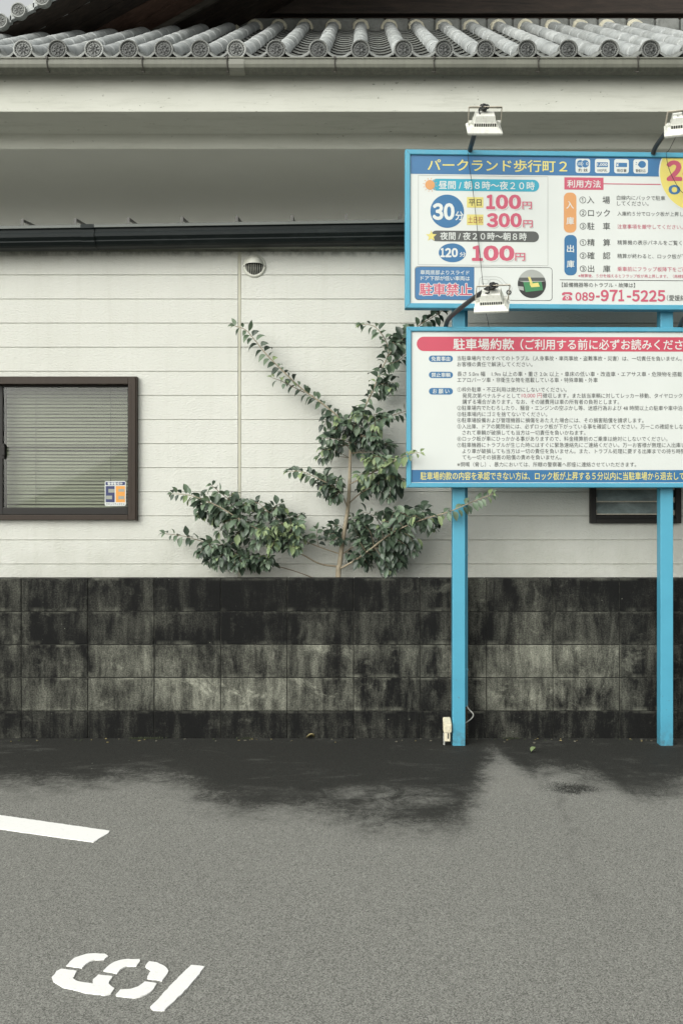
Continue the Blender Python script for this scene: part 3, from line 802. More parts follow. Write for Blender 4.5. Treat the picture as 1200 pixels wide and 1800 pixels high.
# one decorated end disc, copied along the eave
def disc_mesh(mb, mx, r):
    mb.lathe([(0.0005,0.002),(r*0.16,0.003),(r*0.22,0.0075),(r*0.27,0.002),(r*0.58,0.002)], mx, 32, 1)
    mb.lathe([(r*0.57,0.002),(r*0.60,0.0075),(r*0.65,0.0075),(r*0.68,0.002)], mx, 32)
    mb.lathe([(r*0.68,0.002),(r*0.81,0.002)], mx, 32, 1)
    mb.lathe([(r*0.81,0.002),(r*0.84,0.012),(r*0.97,0.012),(r*1.0,0.007),(r*1.0,-0.05)], mx, 32)
    for k in range(8):
        a = 2*math.pi*k/8; c = Vector((math.cos(a), math.sin(a), 0)); s_ = Vector((-math.sin(a), math.cos(a), 0))
        pts = [c*r*0.28, c*r*0.42+s_*r*0.10, c*r*0.56+s_*r*0.05, c*r*0.56-s_*r*0.05, c*r*0.42-s_*r*0.10]
        mb.prism([mx @ (p+Vector((0,0,0.002))) for p in pts], (mx.to_3x3() @ Vector((0,0,0.005))), 2)
    for k in range(20):
        a = 2*math.pi*k/20; p = mx @ Vector((math.cos(a)*r*0.77, math.sin(a)*r*0.77, 0.003))
        bm = bmesh.new(); bmesh.ops.create_icosphere(bm, subdivisions=1, radius=r*0.06)
        mb.frombm(bm, 0, True, Matrix.Translation(p))
DR = 17.3/F*DISC_Y
mxd = Matrix.Rotation(R(90), 4, 'X')
mb = MB(); disc_mesh(mb, mxd, DR)
disc0 = mb.build('end_disc', [M['disc'], M['disc_face'], M['disc_face']], roof, local=True)
mb = MB(); disc_mesh(mb, mxd, DR)
discp = mb.build('end_disc', [M['disc_pale'], M['disc_face'], M['disc']], roof, local=True)
pale = {42.5, 416.5, 167}
off = Vector((0, 9.5, 0))
first = {0: True, 1: True}
for b, X in zip(bottoms, rowX):
    src = discp if b in pale else disc0; key = 1 if b in pale else 0
    if first[key]: o = src; first[key] = False
    else:
        o = src.copy(); col.objects.link(o); o.parent = roof
    o.location = Vector((X, DISC_Y - 0.012, ZA(89, DISC_Y))) - off
    o.rotation_euler = (R(random.uniform(-3, 3)), random.uniform(0, 6.28), 0)
# eave pan lips between the discs
for i in range(len(rowX)-1):
    xa, xb = rowX[i]+DR*0.8, rowX[i+1]-DR*0.8; n = 10; mb = MB(); vv = []
    for (yy, lift) in ((DISC_Y-0.02, -0.022), (DISC_Y-0.024, -0.004), (DISC_Y+0.14, 0.060)):
        for q in range(n+1):
            f_ = q/n; hol = -0.045*math.sin(math.pi*f_)
            vv.append((xa+(xb-xa)*f_, yy, crown(DISC_Y)-0.045+hol+lift))
    ff = []
    for s_ in range(2):
        for q in range(n): ff.append((s_*(n+1)+q, s_*(n+1)+q+1, (s_+1)*(n+1)+q+1, (s_+1)*(n+1)+q))
    mb.add(vv, ff, 0, True)
    mb.build('eave_pan', M['pan_pale'], roof)

# dark timber wall above the tile roof
mb = MB()
zb = ZA(27, 10.3)
mb.bbox((-1.0, 10.26, zb), (BX1, 10.42, zb+0.19), 0.012)
mb.bbox((-0.55, 10.30, zb+0.20), (BX1, 10.42, zb+0.42), 0.008, 0)
mb.prism([Vector((-1.75, 10.40, 6.0)), Vector((BX1, 10.40, 6.0)), Vector((BX1, 10.40, 8.2)), Vector((2.2, 10.40, 8.2)), Vector((-1.75, 10.40, 6.05))], (0, -0.07, 0))
mb.build('timber_wall', [M['wood']], bld)
# gable verge of the upper roof, rising to the right over the tiles
SL = 0.555
def zs(X): return 5.345 + (X + 3.01)*SL
VY = 8.30; XA0, XA1 = -3.28, 2.2
mb = MB()
def slopebox(mb, ya, yb, dz0, dz1, xa=XA0, xb=XA1, mi=0):
    vv = [(xa,ya,zs(xa)+dz0),(xb,ya,zs(xb)+dz0),(xb,yb,zs(xb)+dz0),(xa,yb,zs(xa)+dz0),(xa,ya,zs(xa)+dz1),(xb,ya,zs(xb)+dz1),(xb,yb,zs(xb)+dz1),(xa,yb,zs(xa)+dz1)]
    mb.add(vv, [(3,2,1,0),(4,5,6,7),(0,1,5,4),(1,2,6,5),(2,3,7,6),(3,0,4,7)], mi)
yb_ = VY
for wd, mi in ((0.22,0),(0.22,0),(0.20,0),(0.24,1),(0.22,1),(0.05,2),(0.26,0),(0.20,0),(0.25,0),(0.25,0)):
    slopebox(mb, yb_+0.006, yb_+wd-0.006, 0.0 if mi != 2 else -0.05, 0.03, mi=mi); yb_ += wd
slopebox(mb, VY, 10.3, 0.034, 0.06)
slopebox(mb, VY-0.03, VY, -0.012, 0.05)
mb.build('gable_soffit', [M['wood'], M['wood_brown'], M['wood_grey']], bld)
mb = MB()
slopebox(mb, VY-0.05, 10.3, 0.0605, 0.072)
sx = XA0
while sx < XA1:                                            # lapped verge tiles
    mb.prism([Vector((sx, VY-0.075, zs(sx)+0.020)), Vector((sx+0.2, VY-0.075, zs(sx+0.2)+0.002)), Vector((sx+0.2, VY-0.075, zs(sx+0.2)+0.055)), Vector((sx, VY-0.075, zs(sx)+0.078))], (0, 0.3, 0)); sx += 0.19
vr_ = mb.build('verge_roof', M['tile'], bld)
mb = MB(); disc_mesh(mb, mxd, 13.2/F*VY)
vd0 = mb.build('end_disc', [M['disc_pale'], M['disc_mid'], M['disc']], vr_, local=True)
for k, q in enumerate([(-36,58),(1,37),(33,18),(75,-3),(112,-24),(150,-45)]):
    o = vd0 if k == 0 else vd0.copy()
    if k: col.objects.link(o); o.parent = vr_
    o.location = P(q[0], q[1], VY-0.10) - off

# ------------------------------------------------------------------ the two-post parking sign
PY0, PY1 = 5.81, 5.885
sign = thing('parking_sign', (XA(808, 5.85), 5.85, 0), 'light blue two-post parking sign with a fee board above a rules board', 'sign')
for q0, q1 in ((795, 817.3), (1160, 1182.3)):
    xa, xb = XA(q0, PY0), XA(q1, PY0)
    mb = MB(); mb.bbox((xa, PY0, -0.02), (xb, PY1, 3.42), 0.004)
    p = mb.build('post', M['post'], sign)
mb = MB(); cx_ = XA(819.2, PY1-0.01)
mb.tube([(cx_, PY1-0.012, ZA(1241, PY1)), (cx_, PY1-0.012, ZA(700, PY1)), (cx_, PY1-0.012, ZA(500, PY1))], 0.0082, 10)
for yy in (975, 1176, 600):
    zz = ZA(yy, PY1); mb.bbox((cx_-0.022, PY1-0.024, zz-0.006), (cx_+0.009, PY1-0.002, zz+0.006), 0.002)
mb.build('conduit', M['blue'], sign)
def arc(pts, n=6):
    """Catmull-Rom through the points"""
    pts = [Vector(p) for p in pts]; out = []
    for i in range(len(pts)-1):
        p0 = pts[max(i-1,0)]; p1 = pts[i]; p2 = pts[i+1]; p3 = pts[min(i+2,len(pts)-1)]
        for k in range(n):
            t = k/n
            out.append(0.5*((2*p1)+(p2-p0)*t+(2*p0-5*p1+4*p2-p3)*t*t+(3*p1-p0-3*p2+p3)*t*t*t))
    out.append(pts[-1]); return out
mb = MB(); mb.tube(arc([P(819,1238,5.873), P(823,1246,5.86), P(831,1255,5.85), P(828,1263,5.855), P(814,1273,5.875), P(806,1278,5.885)]), 0.0035, 8)
mb.build('conduit_cable', M['cable_grey'], sign)

class Board:
    def __init__(s, px0, py0, Y0, th, name, label):
        s.th = th; O = P(px0, py0, Y0)
        s.O = O; s.o = bpy.data.objects.new(name, None)
        s.ex = Vector((math.cos(th), math.sin(th), 0)); s.n = Vector((math.sin(th), -math.cos(th), 0))
        s.label = label; s.name = name
    def L(s, px_, py_, off=0.0):
        """pixel -> board coordinates on the plane off metres in front of the board face"""
        d = Vector(((px_-CX)/F, 1.0, (CY-py_)/F)); c = Vector((0,0,H)); O = s.O + s.n*off
        t = (O - c).dot(s.n)/d.dot(s.n); p = c + d*t - s.O
        return p.dot(s.ex), p.z
    def make(s, mb, mats, parent):
        ob = mb.build(s.name, mats, parent, local=True)
        ob.location = W[parent.name].inverted() @ s.O; ob.rotation_euler = (0, 0, s.th)
        W[ob.name] = Matrix.Translation(s.O) @ Matrix.Rotation(s.th, 4, 'Z'); tag(ob, s.label); s.ob = ob
        return ob
TXT = {}
def glyphs(txt, off):
    key = (txt, off)
    if key in TXT: return TXT[key]
    cu = bpy.data.curves.new('lettering', 'FONT'); cu.body = txt; cu.resolution_u = 3; cu.offset = off
    ob = bpy.data.objects.new('lettering', cu); col.objects.link(ob)
    dg_ = bpy.context.evaluated_depsgraph_get(); dg_.update()
    me = bpy.data.meshes.new_from_object(ob.evaluated_get(dg_))
    vv = [v.co.copy() for v in me.vertices]; ff = [tuple(p.vertices) for p in me.polygons]
    bpy.data.objects.remove(ob); bpy.data.curves.remove(cu); bpy.data.meshes.remove(me)
    TXT[key] = (vv, ff); return TXT[key]
class Print:
    """flat printed shapes on a board, all in board coordinates"""
    def __init__(s, B, off, mats): s.B = B; s.base = off; s.mb = MB(); s.mats = mats; s.ix = {k: i for i, k in enumerate(mats)}
    def y(s, layer): return -(s.base + 0.0003*layer)
    def pl(s, pts, c, layer):
        y = s.y(layer); s.mb.add([(x, y, z) for x, z in pts], [tuple(range(len(pts)))], s.ix[c])
    def box_(s, x0, y0, x1, y1):
        cx, cy = (x0+x1)/2, (y0+y1)/2
        l = s.B.L(x0, cy, s.base)[0]; r = s.B.L(x1, cy, s.base)[0]; t = s.B.L(cx, y0, s.base)[1]; b = s.B.L(cx, y1, s.base)[1]
        return l, r, b, t
    def rect(s, x0, y0, x1, y1, c, layer=1, rad=0.0, ref=None):
        l, r, b, t = s.box_(x0, y0, x1, y1)
        if ref is not None: t = s.B.L(ref, y0, s.base)[1]; b = s.B.L(ref, y1, s.base)[1]
        if rad <= 0: s.pl([(l,b),(r,b),(r,t),(l,t)], c, layer); return
        q = min(rad/F*5.72, (t-b)/2, (r-l)/2); pts = []
        for cx, cz_, a0 in ((r-q,b+q,-90),(r-q,t-q,0),(l+q,t-q,90),(l+q,b+q,180)):
            for k in range(7):
                a = R(a0+15*k); pts.append((cx+q*math.cos(a), cz_+q*math.sin(a)))
        s.pl(pts, c, layer)
    def rring(s, x0, y0, x1, y1, w, c, layer=1, rad=6):
        l, r, b, t = s.box_(x0, y0, x1, y1); u_ = 5.72/F; ww = w*u_
        def loop(l, r, b, t, q):
            pts = []
            for cx, cz_, a0 in ((r-q,b+q,-90),(r-q,t-q,0),(l+q,t-q,90),(l+q,b+q,180)):
                for k in range(7): a = R(a0+15*k); pts.append((cx+q*math.cos(a), cz_+q*math.sin(a)))
            return pts
        A = loop(l, r, b, t, rad*u_); Bp = loop(l+ww, r-ww, b+ww, t-ww, max(rad*u_-ww, 0.0005)); n = len(A); y = s.y(layer)
        s.mb.add([(x,y,z) for x,z in A+Bp], [(i,(i+1)%n,n+(i+1)%n,n+i) for i in range(n)], s.ix[c])
    def ell(s, cx, cy, rx, ry, c, layer=1, n=40, a0=0, a1=360):
        x, z = s.B.L(cx, cy, s.base); u_ = 5.72/F; pts = []
        for k in range(n):
            a = R(a0+(a1-a0)*k/(n if a1-a0 == 360 else n-1)); pts.append((x+rx*u_*math.cos(a), z+ry*u_*math.sin(a)))
        if a1-a0 != 360: pts.append((x, z))
        s.pl(pts, c, layer)
    def ring(s, cx, cy, r0, r1, c, layer=1, n=28):
        x, z = s.B.L(cx, cy, s.base); u_ = 5.72/F; y = s.y(layer); v = []
        for r in (r0, r1): v += [(x+r*u_*math.cos(2*math.pi*k/n), y, z+r*u_*math.sin(2*math.pi*k/n)) for k in range(n)]
        s.mb.add(v, [(k,(k+1)%n,n+(k+1)%n,n+k) for k in range(n)], s.ix[c])
    def pp(s, pts, c, layer=1): s.pl([s.B.L(x, y, s.base) for x, y in pts], c, layer)
    def line(s, pts, w, c, layer=1):
        for (x0, y0), (x1, y1) in zip(pts, pts[1:]):
            d = math.hypot(x1-x0, y1-y0) or 1; nx, ny = -(y1-y0)/d*w/2, (x1-x0)/d*w/2
            s.pp([(x0+nx,y0+ny),(x1+nx,y1+ny),(x1-nx,y1-ny),(x0-nx,y0-ny)], c, layer)
    def text(s, txt, x0, x1, y0, y1, c, layer=3, bold=0.0, fit=True, outline=None, grow=0.0):
        """ink box of the text fills x0..x1, y0..y1 (pixels); fit=False keeps the font's aspect and centres it"""
        vv, ff = glyphs(txt, 0.0); bd = bold + grow; bx_ = bd*(1.0 if bold < 0.03 else 1.25)
        ax, bx = min(v.x for v in vv)-bold, max(v.x for v in vv)+bold; ay, by_ = min(v.y for v in vv)-bold, max(v.y for v in vv)+bold
        sh = [(0.0, 0.0)]
        if bd > 0:
            nd = 8 if bd < 0.03 else 14
            sh += [(bx_*math.cos(2*math.pi*k/nd), bd*math.sin(2*math.pi*k/nd)) for k in range(nd)]
            if bd > 0.06: sh += [(0.55*bx_*math.cos(2*math.pi*k/8), 0.55*bd*math.sin(2*math.pi*k/8)) for k in range(8)]
        l, r, b, t = s.box_(x0, y0, x1, y1); kx = (r-l)/(bx-ax); ky = (t-b)/(by_-ay) if fit else kx
        mx_, mz = (l+r)/2, (b+t)/2; gx, gy = (ax+bx)/2, (ay+by_)/2; y = s.y(layer)
        if outline:
            s.text(txt, x0, x1, y0, y1, outline, layer-1, bold, fit, None, 0.045)
        for i, (ox, oy) in enumerate(sh):
            s.mb.add([(mx_+(v.x+ox-gx)*kx, y - 0.000008*i, mz+(v.y+oy-gy)*ky) for v in vv], ff, s.ix[c])
    def digits(s, txt, x0, x1, y0, y1, c, layer=3, bold=0.05, outline=None, gap=0.06):
        """heavy numerals, each fitted to its own cell"""
        FW = dict(zip('0123456789', '０１２３４５６７８９'))
        wts = [0.72 if ch == '1' else 1.0 for ch in txt]; tot = sum(wts) + gap*(len(txt)-1); u_ = (x1-x0)/tot; x = x0
        for ch, w in zip(txt, wts):
            s.text(FW[ch], x, x+w*u_, y0, y1, c, layer, bold, True, outline); x += (w+gap)*u_
    def build(s, name, parent): return s.mb.build(name, [M[k] for k in s.mats], parent, local=True)

def board_frame(B, x0, y0, x1, y1, fw):
    """blue aluminium frame: local x right, z up, front at y=0, mitred and bevelled"""
    l, t = B.L(x0, y0); _, b = B.L(x0, y1); r = B.L(x1, (y0+y1)/2)[0]; w = fw/F*5.7; dpt = 0.062; mb = MB()
    def ring4(i, y): return [(l+i,y,b+i),(r-i,y,b+i),(r-i,y,t-i),(l+i,y,t-i)]
    loops = [ring4(0,dpt), ring4(0,0.004), ring4(0.004,0.0), ring4(w-0.004,0.0), ring4(w,0.004), ring4(w,0.016)]
    vv = sum(loops, []); ff = []
    for s_ in range(len(loops)-1):
        for k in range(4): ff.append((s_*4+k, s_*4+(k+1)%4, (s_+1)*4+(k+1)%4, (s_+1)*4+k))
    mb.add(vv, ff)
    mb.add(ring4(0,dpt), [(3,2,1,0)])
    for (cx_, cz_) in ((l, t), (l, b), (r, t), (r, b)):      # mitre lines
        sx = 1 if cx_ == l else -1; sz = 1 if cz_ == b else -1
        a = Vector((cx_+sx*0.004, -0.0006, cz_+sz*0.004)); c = Vector((cx_+sx*(w-0.004), -0.0006, cz_+sz*(w-0.004)))
        p = Vector((sx*0.0006, 0, -sz*0.0006))
        mb.add([a-p, c-p, c+p, a+p], [(0,1,2,3)], 1)
    return mb, (l+w, r-w, b+w, t-w)
def pxs(a): return a

# ---------------- fee board
FB = Board(712, 262, 5.69, R(1.9), 'fee_board', 'upper board with blue title band, prices and telephone number')
mb, inn = board_frame(FB, 712, 262, 1330, 541.5, 9)
fee = FB.make(mb, [M['blue'], M['p_grey']], sign)
PO = -0.012                                                # the printed face lies 12 mm behind the frame's front
mb = MB(); mb.box((inn[0]-0.003, 0.0125, inn[2]-0.003), (inn[1]+0.003, 0.0155, inn[3]+0.003))
panel = mb.build('panel', M['print_white'], fee, local=True)
cols = ['print_white','p_blue','p_yellow','p_red','p_pink','p_teal','p_grey','p_text','p_black','p_orange','p_lgrey','p_green','p_brown','p_blue2','p_badge']
RI = 1320.5
pr = Print(FB, PO, cols)
pr.rect(721.3, 271.2, RI, 305.5, 'p_blue', 1, 0, 724)
pr.text('パークランド歩行町２', 751, 996, 280.5, 302, 'p_yellow', 3, 0.012)
for k, (ia, ib, lab) in enumerate(((1010.8,1036.2,'釣 銭'),(1044.8,1070.4,'1000円札'),(1078.6,1104.2,'領収書'),(1112.3,1137.8,'警備対応'))):
    dy = k*0.35
    pr.rect(ia, 279+dy, ib, 304+dy, 'print_white', 2, 4)
    m = (ia+ib)/2
    if k == 0:
        pr.ell(m-4.2, 288+dy, 6.6, 6.6, 'p_blue', 3); pr.ring(m+4.2, 288+dy, 6.6, 7.4, 'print_white', 4); pr.ell(m+4.2, 288+dy, 6.6, 6.6, 'p_blue', 3.6)
        pr.digits('100', m-10, m+0.5, 285.5+dy, 290.5+dy, 'print_white', 5, 0.02); pr.digits('0', m+5.5, m+9.5, 285.5+dy, 290.5+dy, 'print_white', 5, 0.02)
    elif k == 1:
        pr.rect(ia+3, 285+dy, ib-3, 293.5+dy, 'p_blue', 3); pr.text('1,000', ia+4, ib-4, 286.5+dy, 292.3+dy, 'print_white', 5, 0.02)
    elif k == 2:
        pr.rect(ia+3, 285.5+dy, ib-3, 293+dy, 'p_blue', 3); pr.text('¥', ia+3.6, ia+7.6, 286.5+dy, 292+dy, 'print_white', 5, 0.03)
    else:
        pr.ell(m+2.5, 288+dy, 6.8, 6.2, 'p_blue', 3); pr.pp([(m-5,287+dy),(m-1,288+dy),(m-4.5,290.5+dy)], 'p_blue', 3)
        pr.line([(m-8.5,284+dy),(m-6.5,285.5+dy)], 1, 'p_blue', 3); pr.line([(m-9,288+dy),(m-7,288+dy)], 1, 'p_blue', 3)
    pr.text(lab, ia+(4 if k != 0 else 4.5), ib-(4 if k != 0 else 4.5), 296.4+dy, 302+dy, 'p_black', 3, 0.01)
pr.build('header_band', panel)
# price sticker
pr = Print(FB, PO, cols)
pr.rring(734.5, 309, 962.5, 466.5, 0.7, 'p_lgrey', 1, 1.0)
pr.rect(757, 315, 947, 336, 'p_teal', 1, 10.5)
pr.text('昼間 / 朝８時～夜２０時', 770.5, 939, 318.5, 333.3, 'print_white', 3, 0.012)
pr.ell(755.3, 325, 8.6, 8.6, 'p_orange', 3)
for k in range(12):
    a = 2*math.pi*k/12+0.2; pr.line([(755.3+10*math.cos(a),325+10*math.sin(a)),(755.3+12.5*math.cos(a),325+12.5*math.sin(a))], 1.0, 'p_orange', 3)
pr.ell(785.5, 371.3, 29.6, 29.2, 'p_blue2', 1, 48)
pr.digits('30', 760, 798, 357, 387, 'print_white', 3, 0.045); pr.text('分', 799.5, 814, 371.5, 387.3, 'print_white', 3, 0.018)
pr.rect(820, 346.5, 849, 365, 'p_yellow', 1); pr.text('平日', 823, 845.5, 350.5, 362, 'p_black', 3, 0.008)
pr.rect(820, 377, 849, 395.5, 'p_yellow', 1); pr.text('土日祝', 822, 848, 380.5, 392.3, 'p_brown', 3, 0.004)
def price(n, a, b, c, d, ya, yb, ey0, ey1):
    pr.digits(n, a+1.8, b+1.8, ya+1.8, yb+1.8, 'p_lgrey', 1, 0.055); pr.text('円', c+1.3, d+1.3, ey0+1.3, ey1+1.3, 'p_lgrey', 1, 0.03)
    pr.digits(n, a, b, ya, yb, 'p_pink', 4, 0.05, 'print_white'); pr.text('円', c, d, ey0, ey1, 'p_pink', 4, 0.02, True, 'print_white')
price('100', 854, 915, 917, 934, 342, 368, 354.5, 367.5)
price('300', 855, 916, 918.5, 935.5, 374.5, 400, 387, 400)
price('100', 829, 903, 904.5, 922.5, 431.5, 459, 444.5, 458.5)
pr.rect(757, 406, 946.5, 425, 'p_grey', 1, 9.5)
st = []
for k in range(10):
    a = -math.pi/2 + math.pi*k/5; rr_ = 10 if k % 2 == 0 else 4.4; st.append((757.5+rr_*math.cos(a), 415+rr_*math.sin(a)))
pr.pp(st, 'p_yellow', 3)
pr.text('夜間 / 夜２０時～朝８時', 773, 925, 408.5, 422.3, 'print_white', 3, 0.012)
pr.ell(794.5, 444.4, 24, 16.6, 'p_blue2', 1, 44)
pr.digits('120', 773.5, 804, 436, 452.3, 'print_white', 3, 0.045); pr.text('分', 807, 818, 443, 451.5, 'print_white', 3, 0.015)
pr.build('price_sticker', panel)
# no-parking notice
pr = Print(FB, PO, cols)
pr.rring(728.5, 469, 970, 528, 0.9, 'p_grey', 2, 6)
pr.rect(729, 469.5, 746, 527.5, 'p_blue', 1, 6); pr.rect(737, 469.5, 833, 527.5, 'p_blue', 1.4)
pr.text('車両底部よりスライド', 738.3, 824.3, 475, 483, 'print_white', 3, 0.008)
pr.text('ドア下部が低い車両は', 739, 825, 485.2, 493.2, 'print_white', 3, 0.008)
pr.text('駐車禁止', 737, 829, 498, 520, 'p_pink', 5, 0.018, True, 'print_white')
pr.line([(842,516),(841,500),(843,489),(848,486.5),(872,486.5),(880,489),(888,498),(896,501),(899,506),(898,515),(889,515)], 0.7, 'p_lgrey', 2)
pr.line([(846,498),(846,491),(857,491),(857,499),(846,498)], 0.6, 'p_lgrey', 2); pr.line([(860,491),(870,491),(876,493),(883,500),(860,499),(860,491)], 0.6, 'p_lgrey', 2)
pr.ring(893.5, 514, 2.4, 4.6, 'p_black', 3); pr.ring(851, 514, 2.4, 4.6, 'p_black', 3)
pr.ell(934, 499, 25, 25, 'p_black', 2, 48)
pr.ell(934, 499, 25, 25, 'p_lgrey', 2.6, 30, 12, 168); pr.pp([(909.6,494),(958.4,494),(956,488),(912,488)], 'p_grey', 3)
pr.pp([(919,496),(951,495),(953.5,510),(923,513.5)], 'p_green', 4); pr.pp([(919,504),(909.6,503),(911,509),(920,511)], 'p_lgrey', 4)
pr.pp([(927,487),(931,486.5),(936,500),(932,501)], 'p_yellow', 5); pr.pp([(930,499),(945,497),(948,504),(933,505)], 'p_yellow', 5)
pr.build('no_parking_notice', panel)
# how-to-use table
pr = Print(FB, PO, cols)
pr.rect(991, 312, 1059.8, 333.5, 'p_pink', 1); pr.text('利用方法', 996, 1055, 316.5, 330, 'print_white', 3, 0.016)
pr.rect(1059, 322.9, 1162, 324.4, 'p_pink', 1.5)
pr.rect(990.2, 338.5, 1012.2, 409, 'p_orange', 1, 9); pr.text('入', 994.5, 1007.5, 353.5, 367, 'print_white', 3, 0.016); pr.text('庫', 994.5, 1008, 381.5, 395, 'print_white', 3, 0.014)
pr.rect(991, 413, 1013, 484, 'p_blue2', 1, 9); pr.text('出', 995.5, 1008, 430.5, 443.5, 'print_white', 3, 0.016); pr.text('庫', 995.3, 1008.5, 457.5, 470.5, 'print_white', 3, 0.014)
for tx, a, b, ya, yb in (('①入　場',1017.5,1071,345,358),('②ロック',1017.8,1071,368,381),('③駐　車',1018,1071.3,391,404),('①精　算',1018,1071.8,420,432.5),('②確　認',1018,1071.8,443,455.5),('③出　庫',1018.2,1071.8,466,478.5)):
    pr.text(tx, a, b, ya, yb, 'p_text', 3, 0.006)
for tx, a, b, yc, c in (('白線内にバックで駐車',1083,1168,348,'p_text'),('してください。',1083.5,1139,357.8,'p_text'),('入庫約５分でロック板が上昇し',1084,1200,376,'p_text'),('注意事項を厳守してください。',1084,1199,398.7,'p_pink'),
        ('精算機の表示パネルをご覧くだ',1084,1208,426.7,'p_text'),('精算が終わると、ロック板が下',1084,1205,450.5,'p_text'),('乗車前にフラップ板降下をご確',1084,1206,473.3,'p_pink'),('※精算後、５分を越えるとフラップ板が再上昇します。（再精算',1015.5,1203,485.3,'p_pink')):
    pr.text(tx, a, b, yc-4, yc+4, c, 3, 0.0, False)
pr.rect(983, 491.4, RI, 492.4, 'p_black', 1, 0, 990)
pr.text('【設備機器等のトラブル・故障は】', 986.5, 1115, 496.8, 505.2, 'p_text', 3, 0.006)
ph = [(987,519),(987,515.5),(990,513.6),(1002,513.6),(1005,515.5),(1005,519),(1000.5,519),(1000,517),(992,517),(991.5,519)]
pr.pp(ph, 'p_pink', 3); pr.pp([(991.5,519.8),(1000.5,519.8),(1004.5,524.5),(1004.5,528),(987.5,528),(987.5,524.5)], 'p_pink', 3); pr.ell(996, 523.6, 3.2, 3.2, 'print_white', 4); pr.ell(996, 523.6, 1.6, 1.6, 'p_pink', 5)
pr.digits('089', 1010.5, 1044, 513.5, 529, 'p_pink', 3, 0.03, None, 0.12); pr.text('-', 1046.5, 1053, 519.5, 523, 'p_pink', 3, 0.03); pr.digits('971', 1055, 1096, 509.3, 529.7, 'p_pink', 3, 0.032, None, 0.12)
pr.text('-', 1101, 1108, 519.5, 523.2, 'p_pink', 3, 0.03); pr.digits('5225', 1110, 1168, 510, 530.3, 'p_pink', 3, 0.032, None, 0.12)
pr.text('（愛媛綜', 1171, 1204, 518.5, 529.3, 'p_text', 3, 0.006)
pr.build('instruction_table', panel)
pr = Print(FB, PO, cols)
x, z = FB.L(1226, 304, PO); u_ = 5.72/F
def clip(r):
    pts = []
    for k in range(64):
        a = 2*math.pi*k/64; pts.append((min(inn[1]-0.001, x+r*u_*math.cos(a)), min(inn[3]-0.001, z+r*u_*math.sin(a))))
    return pts
pr.pl(clip(70.5), 'print_white', 4); pr.pl(clip(68.5), 'p_badge', 5)
pr.digits('24', 1170.5, 1226, 282, 318.5, 'p_pink', 7, 0.05); pr.text('ＯＰＥＮ', 1174, 1268, 325.5, 342.5, 'p_blue', 7, 0.05)
pr.build('hours_badge', panel)

# ---------------- rules board
RB = Board(714.5, 574, 5.72, R(0.75), 'rules_board', 'lower board of closely printed parking rules under a red title')
mb, inn = board_frame(RB, 714.5, 574, 1330, 857, 8.3)
rul = RB.make(mb, [M['blue'], M['p_grey']], sign)
mb = MB(); mb.box((inn[0]-0.003, 0.0125, inn[2]-0.003), (inn[1]+0.003, 0.0155, inn[3]+0.003))
panel2 = mb.build('panel', M['print_white'], rul, local=True)
pr = Print(RB, PO, cols)
pr.rect(732, 591.8, 1306, 617.2, 'p_red', 1, 12.6, 760)
pr.text('駐車場約款', 796, 903, 595, 615, 'print_white', 3, 0.016); pr.text('（ご利用する前に必ずお読みください）', 914, 1226, 596.2, 615.3, 'print_white', 3, 0.014)
pr.build('title_band', panel2)
pr = Print(RB, PO, cols)
for tx, a, b, ya, yb in (('免責事由',757.5,790.5,625,636.3),('禁止車輌',757.8,791,653.4,664.7),('お 願 い',760,789,682,693.6)):
    pr.rect(753.3, ya, 795.5, yb, 'p_blue2', 1, 6); pr.text(tx, a, b, ya+1.6, yb-1.6, 'print_white', 3, 0.012)
lines = [(803,1197,630,'当駐車場内でのすべてのトラブル（人身事故・車両事故・盗難事故・災害）は、一切責任を負いません。'),(803,935,640.3,'お客様の責任で解決してください。'),
 (803,1206,657.5,'長さ 5.0m 幅　1.9m 以上の車・重さ 2.0t 以上・車床の低い車・改造車・エアサス車・危険物を搭載し'),(803,1049.5,668,'エアロパーツ車・非衛生な物を搭載している車・特殊車輌・外車'),
 (803,995,684.7,'①枠外駐車・不正利用は絶対にしないでください。'),(812,913.5,695.6,'発見次第ペナルティとして'),(953,1207,695.6,'徴収します。また該当車輌に対してレッカー移動、タイヤロック等'),
 (812,1087,706.3,'講ずる場合があります。なお、その諸費用は車の所有者の負担とします。'),(803,1206,717.2,'②駐車場内でたむろしたり、騒音・エンジンの空ぶかし等、迷惑行為および 48 時間以上の駐車や車中泊を'),
 (803,961,728,'③駐車場内にゴミを捨てないでください。'),(803,1130,738.8,'④駐車場設備および管理機器に損傷をあたえた場合には、その損害賠償を請求します。'),
 (803,1208,749.7,'⑤入出庫、ドアの開閉前には、必ずロック板が下がっている事を確認してください。万一この確認をしない'),(812,1028,760.5,'されて車輌が破損しても当方は一切責任を負いかねます。'),
 (803,1172,771.3,'⑥ロック板が車にひっかかる事がありますので、料金精算前のご乗車は絶対にしないでください。'),(803,1203,782.2,'⑦駐車機器にトラブルが生じた時にはすぐに緊急連絡先にご連絡ください。万一お客様が無理に入出庫し'),
 (812,1203,793,'より車が破損しても当方は一切の責任を負いません。また、トラブル処理に要する出庫までの待ち時間'),(812,986,803.8,'ても一切その損害の賠償の責めを負いません。'),(803,1117,816.4,'※恫喝（脅し）、暴力においては、所轄の警察署へ即座に連絡させていただきます。')]
for a, b, yc, tx in lines: pr.text(tx, a, b, yc-4.3, yc+4.3, 'p_text', 3, 0.0, True)
pr.text('10,000 円', 916, 951.5, 691.4, 699.8, 'p_pink', 3, 0.0)
pr.build('rules_text', panel2)
pr = Print(RB, PO, cols)
pr.rect(722.8, 826, RI, 847.8, 'p_blue2', 1, 0, 726)
pr.text('駐車場約款の内容を承認できない方は、ロック板が上昇する５分以内に当駐車場から退去して', 738.5, 1202, 829.5, 843.8, 'p_yellow', 3, 0.012)
pr.build('footer_band', panel2)
